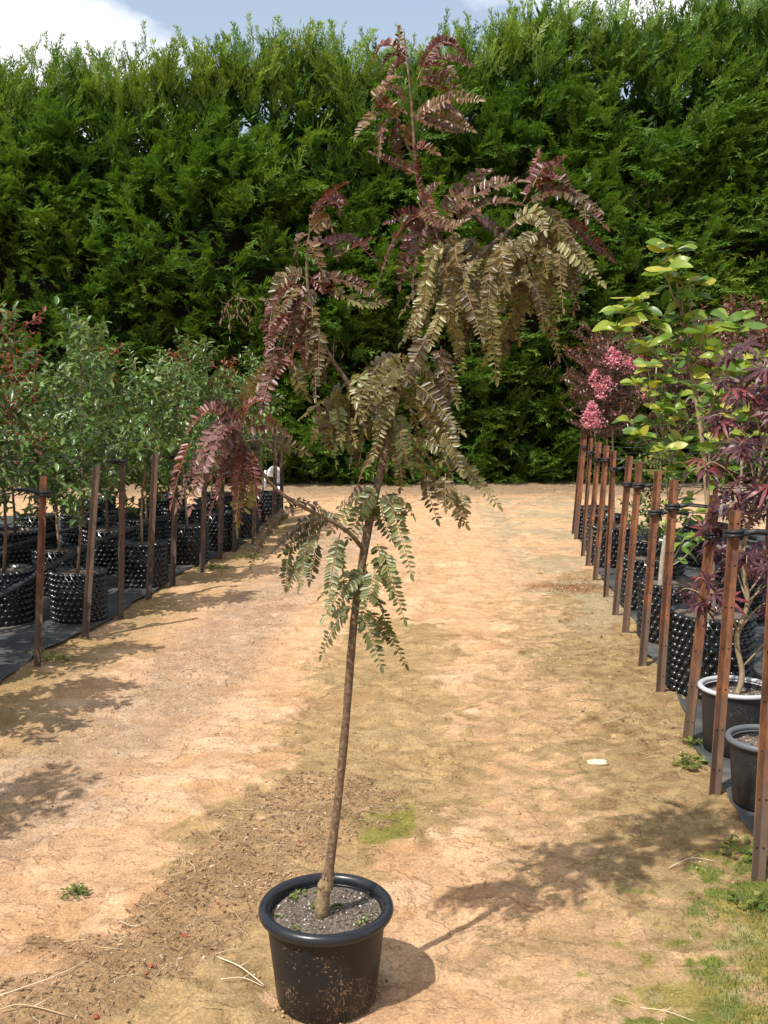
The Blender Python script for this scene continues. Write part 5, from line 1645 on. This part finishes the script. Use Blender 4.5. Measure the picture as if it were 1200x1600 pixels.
for i, (x, y) in enumerate(front + rest):
    k = (0, 3, 2, 0, 1, 2, 0)[i] if i < len(front) else (i * 7 + 1) % 4
    if i < len(front): lab = LBL_FRONT % NTH[i]
    elif i < len(front) + 2: lab = 'leafy green young tree in a dimpled pot at the open corner of its bed'
    elif i < len(front) + 9: lab = 'leafy green young tree in a dimpled pot, second row back from the weathered stakes'
    elif y < 8 and x > -3.5 or i < len(front) + 14: lab = 'leafy green young tree in a dimpled pot, third row back from the weathered stakes'
    else: lab = 'leafy green young tree in a dimpled pot, last row back, beside the red-leaved trees'
    rz, s = random.uniform(0, 6.28), random.uniform(0.94, 1.05)
    if not used & (1 << k):
        o = protos[k]
        used |= 1 << k
        o.location, o.rotation_euler, o.scale = (x, y, 0.016), (0, 0, rz), (s, s, s)
        o['label'] = lab
    else:
        copy_tree(protos[k], (x, y, 0.016), rz, lab, GRP_L, s)
red = green_tree(301, 2.32, 'potted_red_tree', 'red-leaved young tree in a dimpled pot, tallest of the red ones behind the green trees', M_REDLEAF, 'red-leaved trees behind the green ones', 0.062, 0.8, 0.5, 1, 1.2)
red.location = (-3.22, 8.85, 0.016)
red.rotation_euler = (0, 0, 1)
for (x, y, s, lab) in ((-2.62, 12.35, .93, 'red-leaved young tree in a dimpled pot, next to the hedge behind the green trees'),
                       (-3.35, 11.9, .93, 'red-leaved young tree in a dimpled pot, between the green trees and the hedge'),
                       (-2.05, 12.6, .87, 'small red-leaved young tree in a dimpled pot at the hedge end of the bed')):
    copy_tree(red, (x, y, .016), random.uniform(0, 6), lab, None, s)

# ---------------------------------------------------------------- the bed with magnolias, maples and myrtles
def oval_tpl(w, fold, droop, n=9, peak=0.6):
    V, T, Q = [], [], []
    for i in range(n):
        t = i / (n - 1)
        ww = w / 2 * (math.sin(math.pi * t ** (math.log(.5) / math.log(peak))) ** 0.75 if 0 < i < n - 1 else 0.012)
        z = -droop * t * t
        V += [(-ww, t, z + fold * ww / w * 2), (0, t, z), (ww, t, z + fold * ww / w * 2)]
        if i:
            b = 3 * i
            Q += [(b - 3, b - 2, b + 1, b), (b - 2, b - 1, b + 2, b + 1)]
    return np.array(V, float), T, Q


MAG = oval_tpl(0.46, 0.10, 0.26)


def palmate():
    """Deeply cut seven-lobed leaf, lobes drooping from the stalk."""
    V, T = [(0, 0, 0)], []
    for k, (a, l) in enumerate(zip((-128, -82, -42, 0, 42, 82, 128), (.38, .68, .92, 1.0, .92, .68, .38))):
        a = R(a)
        c, s = math.cos(a), math.sin(a)
        b = len(V)
        for (t, w, z) in ((0.40, -.075, -.03), (0.40, .075, -.03), (0.72, -.062, -.11), (0.72, .062, -.11), (1.0, 0, -.26)):
            V.append((l * t * s + w * c, l * t * c - w * s, z * l))
        T += [(0, b + 1, b), (b, b + 1, b + 3), (b, b + 3, b + 2), (b + 2, b + 3, b + 4)]
    return np.array(V, float), T, []


PALM = palmate()


def leaf_meshes(name, tpl, mat, n=8, attr=None):
    out = []
    for k in range(n):
        g = Geo()
        V = tpl[0].copy()
        V[:, 2] += 0.06 * np.sin(V[:, 1] * 5 + k) + 0.05 * np.sin(V[:, 0] * 9 + k * 2)
        V[:, 0] += 0.06 * V[:, 1] ** 2 * math.sin(k * 1.7)
        V[:, 0] *= 1 + 0.12 * math.sin(k * 2.3)
        g.add(V, tpl[1], tpl[2], 0, (k + 0.5) / n if attr is None else attr[k % len(attr)])
        out.append(g.mesh(name, mat))
    return out


MAG_ME = leaf_meshes('leaf', MAG, M_MAGNOLIA, 8, [0.1, 0.3, 0.45, 0.55, 0.65, 0.78, 0.88, 0.97])
MAP_ME = leaf_meshes('leaf', PALM, M_MAPLE, 8, [0.05, 0.15, 0.3, 0.4, 0.5, 0.6, 0.72, 0.92])


def put_leaf(me, parent, pos, d, nr, s):
    M = frames([d], [nr])[0]
    o = bpy.data.objects.new('leaf', me)
    COL.objects.link(o)
    o.parent = parent
    o.matrix_local = Matrix.Translation(Vector(pos)) @ Matrix(M.tolist()).to_4x4() @ Matrix.Scale(s, 4)
    return o


def magnolia(loc, trunk_pts, rads, clusters, size, label, A, bark):
    root = thing('potted_magnolia', label, 'tree', loc)
    add_airpot(root, A)
    L = np.array(loc)
    tp = smooth_path(np.array(trunk_pts), 5)
    tr_ = np.interp(np.linspace(0, 1, len(tp)), np.linspace(0, 1, len(rads)), rads)
    g = Geo()
    g.add(*tube(tp, tr_, 9))
    g.build('trunk', bark, root)
    for (x, y, z, n) in clusters:
        c = np.array([x, y, z]) - L
        i = int(np.argmin(np.linalg.norm(tp - (c - np.array([0, 0, 0.22])), axis=1)))
        i = min(i, len(tp) - 3)
        if np.linalg.norm(tp[-1] - c) < 0.1:
            i = len(tp) - 3
        p0 = tp[i]
        q = smooth_path(np.array([p0, p0 + (c - p0) * .5 + np.array([0, 0, -.03]), c]), 4)
        g = Geo()
        g.add(*tube(q, np.linspace(0.006, 0.003, len(q)), 5))
        g.build('branch', bark, root)
        ax = norm(norm(c - p0) * .5 + np.array([0, 0, .8]))
        for k in range(n + (3 if len(clusters) < 20 else 1)):
            a = k * 2.4 + rng.random() * .8
            rd = np.array([math.cos(a), math.sin(a), 0])
            d = norm(rd * 1.0 + ax * rng.uniform(0.15, .75))
            t = 1 - 0.10 * k / n
            put_leaf(MAG_ME[rng.integers(0, 8)], root, p0 + (c - p0) * t if k < n else c, d, norm(ax * .5 + rng.normal(0, .35, 3) + .8 * SUNV + np.array([0, -.2, 0])), size * rng.uniform(.75, 1.15))
        for t in ((0.3, 0.42, 0.54, 0.65, 0.76, 0.86) if len(clusters) < 20 else (0.4, 0.58, 0.74, 0.88)):
            a = rng.random() * 6.28
            put_leaf(MAG_ME[rng.integers(0, 8)], root, p0 + (c - p0) * t, norm(np.array([math.cos(a), math.sin(a), rng.uniform(-.5, .5)])), norm(SUNV + np.array([0, -.3, 0]) + rng.normal(0, .4, 3)), size * rng.uniform(.7, 1.0))
    return root


magnolia((1.73, 5.33, .016), [(0, 0, .36), (.0, 0, .6), (-.03, .0, .95), (-.08, 0, 1.35), (-.16, 0, 1.75), (-.22, 0, 2.05), (-.26, -.02, 2.27)], [.021, .018, .015, .012, .009, .006, .004],
         MAG_TALL, 0.128, 'tall magnolia with large yellow-green leaves and a straight leader in a dimpled pot', AIR_BIG, M_BARK_TAN)
magnolia((1.86, 6.45, .016), [(-.12, -.1, .33), (-.11, -.1, .55), (-.08, -.1, .80), (-.06, -.1, 1.02), (-.12, -.12, 1.25), (-.20, -.15, 1.5), (-.20, -.15, 1.72)], [.017, .015, .013, .012, .009, .006, .004],
         MAG_LOW, 0.108, 'magnolia with small yellow-green leaves and a pale grey trunk in a dimpled pot', AIR[1], M_BARK_PALE)


def maple(loc, trunk_pts, rads, label, nleaf, spread, zlo, zhi, cx, pot, bark, seed, size=0.075):
    global rng
    kr, rng = rng, np.random.default_rng(seed)
    root = thing('potted_maple', label, 'tree', loc)
    round_pot(root, *pot)
    tp = smooth_path(np.array(trunk_pts), 5)
    g = Geo()
    g.add(*tube(tp, np.interp(np.linspace(0, 1, len(tp)), np.linspace(0, 1, len(rads)), rads), 8))
    g.build('trunk', bark, root)
    nsh = max(6, nleaf // 9)
    for i in range(nsh):
        f = (i + rng.random()) / nsh
        zt = zlo + (zhi - zlo) * f
        rr = spread * (1.0 - 0.45 * f) * math.sqrt(rng.uniform(.25, 1))
        a = i * 2.4
        c = np.array([cx + rr * math.cos(a), rr * math.sin(a), zt])
        j = int(np.argmin(np.linalg.norm(tp - (c - np.array([0, 0, 0.2])), axis=1)))
        p0 = tp[j]
        q = smooth_path(np.array([p0, p0 + (c - p0) * .5 + np.array([0, 0, .05]), c, c + (c - p0) * .2 + np.array([0, 0, -.06])]), 4)
        g = Geo()
        g.add(*tube(q, np.linspace(0.0045, 0.0015, len(q)), 4))
        g.build('branch', bark, root)
        for k in range(9):
            p = q[rng.integers(len(q) // 3, len(q))]
            b = rng.random() * 6.28
            d = norm(np.array([math.cos(b), math.sin(b), rng.uniform(-.8, .1)]))
            put_leaf(MAP_ME[rng.integers(0, 8)], root, p + d * .025 + rng.normal(0, .012, 3), d, norm(np.array([0, -.45, .4]) + .8 * SUNV + rng.normal(0, .40, 3)), size * rng.uniform(.7, 1.15))
    rng = kr
    return root


maple((1.56, 4.40, .016), [(0, 0, .24), (.02, 0, .34), (-.01, 0, .5), (.03, 0, .66), (.0, 0, .85), (.03, 0, 1.05), (.07, 0, 1.35), (.10, .02, 1.75)], [.013, .012, .011, .010, .009, .008, .006, .003],
      'purple-leaved maple with a crooked stem in a black pot with a pale rim', 295, 0.34, 0.62, 1.82, 0.06, (0.152, 0.135, 0.29, M_POT_DUSTY, M_RIM_PALE, 0.010, 0.012, 48, 0.04), M_BARK_TAN, 11, 0.098)
maple((1.47, 3.80, .016), [(.03, 0, .21), (.03, 0, .30), (.05, 0, .45), (.08, 0, .7), (.14, 0, 1.0), (.2, 0, 1.4)], [.012, .010, .008, .007, .006, .003],
      'slender red-stemmed maple in a black pot with a faded grey rim', 110, 0.30, 0.80, 1.50, 0.26, (0.138, 0.118, 0.265, M_POT_DUSTY, M_RIM_GREY, 0.012, 0.011, 48, 0.035), noisy_mat('red_bark', [(0.3, (0.15, 0.05, 0.03)), (0.7, (0.26, 0.10, 0.06))], 60, 4, 0.6, 0.3, 0.003), 12, 0.075)


def myrtle(seed, label, hgt, mat, group=None, nb=30, flowers=None, loc=(0, 0, 0), name='potted_myrtle', A=0, zc=0.55, lsize=0.034, wide=1.0, dens=1.0):
    global rng
    kr, rng = rng, np.random.default_rng(seed)
    root = thing(name, label, 'tree', loc, 0, group)
    add_airpot(root, AIR[A])
    lead = shoot((0, 0, .32), (rng.normal(0, .05), rng.normal(0, .05), 1), (hgt - .32), 10, .12, .25)
    g = Geo()
    g.add(*tube(lead, np.linspace(.012, .003, len(lead)), 7))
    g.build('trunk', M_BARK_TAN, root)
    g = Geo()
    out = []
    for i in range(nb):
        f = zc + (0.97 - zc) * (i + rng.random()) / nb
        k = f * (len(lead) - 1)
        p = lead[int(k)] + (lead[min(int(k) + 1, len(lead) - 1)] - lead[int(k)]) * (k - int(k))
        a = i * 2.4
        q = shoot(p, (math.cos(a), math.sin(a), rng.uniform(.2, .8)), wide * rng.uniform(.28, .5), 6, .35, .1)
        g.add(*tube(q, np.linspace(.004, .0014, len(q)), 4, False))
        leaves_along(q, .0095 / dens, lsize, .05, .9, out)
        for w in (2, 4):
            b = rng.random() * 6.28
            q2 = shoot(q[w], (math.cos(b), math.sin(b), .4), wide * rng.uniform(.12, .22), 4, .35, .1)
            g.add(*tube(q2, np.linspace(.0025, .0012, len(q2)), 3, False))
            leaves_along(q2, .010 / dens, lsize, .05, .9, out)
    g.build('branches', M_TWIG, root)
    pos, d, nr, s = (np.concatenate([o[k] for o in out]) for k in range(4))
    g = Geo()
    scatter(g, LEAFLET, frames(d, nr), pos, np.stack([s * .5, s, s], -1), attr=np.clip(rng.normal(.45, .25, len(s)) + .25 * sstep(hgt - .35, hgt, pos[:, 2]), 0, 1))
    o = g.build('foliage', mat, root)
    o['kind'] = 'stuff'
    for fp in (flowers or []):
        c = np.array(fp) - np.array(loc)
        g = Geo()
        n = 120
        t = rng.random(n)
        wd_ = 0.036 * (1.15 - 1.5 * np.abs(t - .35))
        pp = c + np.stack([rng.normal(0, 1, n) * wd_, rng.normal(0, 1, n) * wd_, (t - .5) * .15], -1)
        for rot in range(3):
            m = rand_rot(n, 1.5)
            sz = rng.uniform(.009, .016, n)
            scatter(g, (np.array([(0, 0, 0), (-.5, .4, .3), (-.3, .95, .1), (.3, 1.0, -.1), (.5, .4, .25)]), [(0, 3, 2), (0, 2, 1), (0, 4, 3)], []), m, pp, sz)
        i = int(np.argmin(np.linalg.norm(lead - c, axis=1)))
        g.add(*tube(smooth_path(np.array([lead[i], (lead[i] + c) / 2 + np.array([0, 0, .04]), c]), 3), .002, 3, False), mat=1)
        g.build('flower_cluster', [M_PINK, M_TWIG], root)
    rng = kr
    return root


GM = 'bronze myrtles in the maple bed'
myrtle(41, 'bronze-leaved myrtle with pink blossom clusters in a dimpled pot beside the path stakes', 2.02, M_MYRTLE, GM, 42, FLOWERS, (2.10, 9.25, .016), A=0, zc=.48)
b2 = myrtle(42, 'bronze-leaved myrtle without blossom in a dimpled pot next to the blossoming one', 1.98, M_MYRTLE, GM, 40, None, (2.26, 8.40, .016), A=2, zc=.46)
copy_tree(b2, (2.20, 10.15, .016), 2.0, 'bronze-leaved myrtle in a dimpled pot behind the blossoming one', GM, 1.0)
copy_tree(b2, (2.28, 10.95, .016), 4.0, 'bronze-leaved myrtle in a dimpled pot, last before the hedge', GM, .96)
LR = 'bronze myrtle in a dimpled pot in the second row of the maple bed'
for (x, y, s) in ((2.48, 7.05, 1.02), (2.80, 8.05, 1.05), (2.95, 9.3, 1.05), (3.45, 7.6, 1.08), (3.3, 6.2, 1.0)):
    copy_tree(b2, (x, y, .016), x * 7, LR, GM, s)
myrtle(43, 'low green shrub in a dimpled pot between the rusty stakes', 1.08, M_SHRUB, None, 26, None, (1.97, 7.42, .016), 'potted_shrub', 1, .12, .040, .62, .7)
sp = thing('empty_pot', 'dimpled black pot of bare soil behind the low green shrub', 'pot', (2.68, 5.75, .016))
add_airpot(sp, AIR[1])

# ---------------------------------------------------------------- pipes, standpipe, card
def pipe(pts, r, label):
    g = Geo()
    g.add(*tube(smooth_path(np.array(pts), 8), r, 8))
    return tag(g.build('irrigation_pipe', M_PIPE), label, 'pipe', 'irrigation pipes')


pipe([(1.98, 3.6, .032), (2.02, 4.6, .030), (2.06, 5.6, .034), (2.22, 6.7, .034), (2.44, 7.9, .034), (2.60, 9.2, .034), (2.75, 11.4, .034)], .021, 'black irrigation pipe lying on the weed mat of the maple bed')
pipe([(-3.3, 5.4, .03), (-2.95, 6.15, .08), (-2.56, 6.66, .24), (-2.36, 7.10, .36), (-2.27, 7.9, .41), (-2.12, 9.0, .42), (-1.97, 10.3, .42), (-1.8, 11.8, .40), (-1.7, 12.8, .3)], .021, 'black irrigation pipe rising over the dimpled pots of the green trees')
pipe([(-3.6, 6.3, .36), (-3.0, 7.3, .40), (-2.72, 8.4, .42), (-2.55, 9.4, .42), (-2.4, 10.4, .42)], .016, 'thin black irrigation pipe behind the first row of green trees')

sp = thing('standpipe', 'white plastic irrigation standpipe with bent top and black joint by the hedge', 'standpipe', (-1.37, 13.42, 0))
g = Geo()
g.add(*tube([(0, 0, -.05), (0, 0, .36)], .034, 12))
g.build('lower_pipe', M_PVC, sp)
g = Geo()
g.add(*tube([(0, 0, .355), (0, 0, .385)], .042, 12))
g.build('joint', M_RUBBER, sp)
g = Geo()
g.add(*tube(smooth_path(np.array([(0, 0, .38), (0, 0, .47), (-.015, 0, .54), (-.07, -.01, .575), (-.12, -.02, .54), (-.125, -.02, .47)]), 5), .038, 12))
g.build('elbow', M_PVC, sp)
g = Geo()
g.add(*tube([(-.125, -.02, .475), (-.125, -.02, .43)], [.026, .018], 10))
g.build('nozzle', M_RUBBER, sp)
g = Geo()
g.add(*tube([(-1.58, 13.45, -.05), (-1.57, 13.45, .30), (-1.56, 13.45, .55)], .016, 8))
tag(g.build('riser_pipe', M_PVC), 'thin white plastic riser pipe next to the standpipe', 'pipe')
g = Geo()
cx_, cy_, cz_ = CARD
g.add([(cx_ - .045, cy_, cz_ + .02), (cx_ + .03, cy_ + .03, cz_ - .035), (cx_ + .045, cy_ + .03, cz_ + .01), (cx_ - .03, cy_, cz_ + .06),
       (cx_ - .045, cy_ + .004, cz_ + .02), (cx_ + .03, cy_ + .034, cz_ - .035), (cx_ + .045, cy_ + .034, cz_ + .01), (cx_ - .03, cy_ + .004, cz_ + .06)],
      None, [(0, 1, 2, 3), (7, 6, 5, 4), (0, 4, 5, 1), (1, 5, 6, 2), (2, 6, 7, 3), (3, 7, 4, 0)])
g.add(*tube([(cx_ - .03, cy_ + .002, cz_ + .055), (cx_ - .05, cy_ + .05, cz_ + .22)], .0015, 4))
tag(g.build('plant_tag', M_PVC), 'white plastic plant tag hanging among the maple leaves', 'tag')

# loose earth heaped against the foot of the tree pot
n = 240
a_ = rng.random(n) * 6.28
r_ = 0.131 + rng.random(n) ** 2.2 * 0.05
pp = np.stack([-0.152 + r_ * np.cos(a_), 2.55 + r_ * np.sin(a_)], -1)
sz = 0.0012 + 0.0052 * rng.random(n) ** 4
g = Geo()
scatter(g, OCT, rand_rot(n, 0.8), np.concatenate([pp, np.full((n, 1), 0.0) + (0.004 - 0.1 * (r_ - .131))[:, None]], 1), np.stack([sz, sz, sz * .7], -1))
tag(g.build('loose_earth', M_CRUMB), 'loose earth crumbs gathered round the foot of the tree pot', 'earth', kind='stuff')

# ---------------------------------------------------------------- stone, clods, sticks, weeds
def lump(name, loc, sx, sy, sz, mat, seed, rough=0.25):
    r = np.random.default_rng(seed)
    nu, nv = 14, 8
    V = []
    for j in range(nv + 1):
        ph = math.pi * j / nv
        for i in range(nu):
            a = 2 * math.pi * i / nu
            V.append((math.sin(ph) * math.cos(a), math.sin(ph) * math.sin(a), math.cos(ph)))
    V = np.array(V)
    k = 1 + rough * (fbm(V[:, 0] * 1.7 + seed, V[:, 1] * 1.7 + V[:, 2] * 1.3, 3, seed) - .5) * 2
    V = V * k[:, None] * np.array([sx, sy, sz])
    i = np.arange(nv)[:, None] * nu
    j = np.arange(nu)[None]
    j2 = (j + 1) % nu
    g = Geo()
    g.add(V, None, np.stack([i + j, i + nu + j, i + nu + j2, i + j2], -1).reshape(-1, 4))
    o = g.build(name, mat)
    o.location = loc
    return o


def gz(x, y): return float(ground_z(np.array([x]), np.array([y]))[0])


o = lump('flat_stone', (0.92, 4.27, gz(.92, 4.27) + .004), .048, .030, .014, M_STONE, 5, .5)
tag(o, 'flat cream-white stone lying alone on the bare path', 'stone')
for i, (x, y, z) in enumerate(CLODS):
    s = (.0085, .006, .005, .007, .0045, .005)[i]
    o = lump('red_clod', (x, y, gz(x, y) + s * .6), s * 1.2, s, s * .8, M_CLOD, 20 + i, .4)
    tag(o, 'small dull red clod in the dry leaf litter', 'clod', 'red clods in the leaf litter')
STICK_LABEL = {'STICK_FORK': 'pale straight dry stick leaning against the foot of the tree pot', 'STICK_FORK2': 'short pale dry stick crossing another at the tree pot',
               'STICK_LONG': 'long pale dry stick lying on the bare crust away from the pot', 'STICK_L2': 'grey bent dry stick in the dry litter', 'TWIG1': 'dark straight twig on the open path past the tree shadow',
               'TWIG2': 'pale runner stem reaching from the nearest stake', 'TWIG3': 'thin pale twig on the mossy earth by the grass', 'TWIG4': 'short dark twig beside the tree shadow',
               'TWIG5': 'pale twig lying near the flat stone', 'TWIG6': 'short curved pale twig beside the litter strip'}
for k, pts in STICKS.items():
    r = {'STICK_FORK': .0022, 'STICK_FORK2': .0014, 'STICK_LONG': .0015, 'STICK_L2': .0026, 'TWIG1': .003, 'TWIG2': .0012}.get(k, .0011)
    P3 = np.array([(x, y, gz(x, y) + r + .006 + random.uniform(0, .006)) for x, y, z in pts])
    g = Geo()
    q = smooth_path(P3, 5)
    g.add(*tube(q, np.linspace(r, r * .6, len(q)), 6), attr=0.2 if k in ('TWIG1', 'TWIG4') else (.45 if k == 'STICK_L2' else .95))
    mid = q[len(q) // 2]
    g.add(*tube([mid, mid + np.array([.02, .012, .006]), mid + np.array([.034, .03, .004])], [r * .7, r * .5, r * .3], 5), attr=.8)
    tag(g.build('dry_stick', M_STRAW), STICK_LABEL[k], 'stick')

WEED_LABEL = ['small grey-green tuft growing alone on the bare crust', 'spreading green weed at the foot of a weathered stake', 'small green weed on the path edge by the dimpled pots',
              'green weed at the foot of the orange-rusted first stake', 'leafy green weed beside the nearest rusty stake foot', 'low green weed patch at the weed mat corner by the pots',
              'dark leafy weed against the nearest rusty stake', 'tiny weed at the weed mat edge by the first stake', 'green weed between the pale-rimmed pot and the mat edge', 'leafy weed in the grass by the nearest stake', 'small weed tuft at the far path end']
for i, (x, y, z) in enumerate(WEEDS):
    g = Geo()
    n = (60, 80, 46, 34, 40, 40, 34, 16, 30, 36, 30)[i]
    rad = (.045, .16, .11, .10, .07, .07, .06, .05, .05, .06, .14)[i]
    rr, aa = rad * np.sqrt(rng.random(n)), rng.random(n) * 6.28
    s = rng.uniform(.014, .034, n) * (0.55 if i == 0 else 1.25 if i in (1, 2, 3, 10) else 1.2)
    pos = np.stack([rr * np.cos(aa), rr * np.sin(aa), rng.uniform(.0, .035, n) * (1 - rr / rad * .6)], -1)
    scatter(g, leaf_tpl(.5, .08, .25), frames(np.stack([np.cos(aa + rng.normal(0, .7, n)), np.sin(aa + rng.normal(0, .7, n)), rng.uniform(0, .9, n)], -1), np.tile((0, 0, 1.), (n, 1)) + rng.normal(0, .3, (n, 3))), pos, np.stack([s * 1.1, s, s], -1), attr=np.clip(rng.normal(.35, .22, n), 0, 1))
    for k in range(n):
        g.add(*tube([(0, 0, -.005), pos[k] * .6 + np.array([0, 0, .008]), pos[k]], .0012, 3, False), attr=.3)
    o = g.build('weed_clump', M_GRASS)
    o.location = (x, y, gz(x, y))
    tag(o, WEED_LABEL[i], 'weed', 'weeds along the path edges')
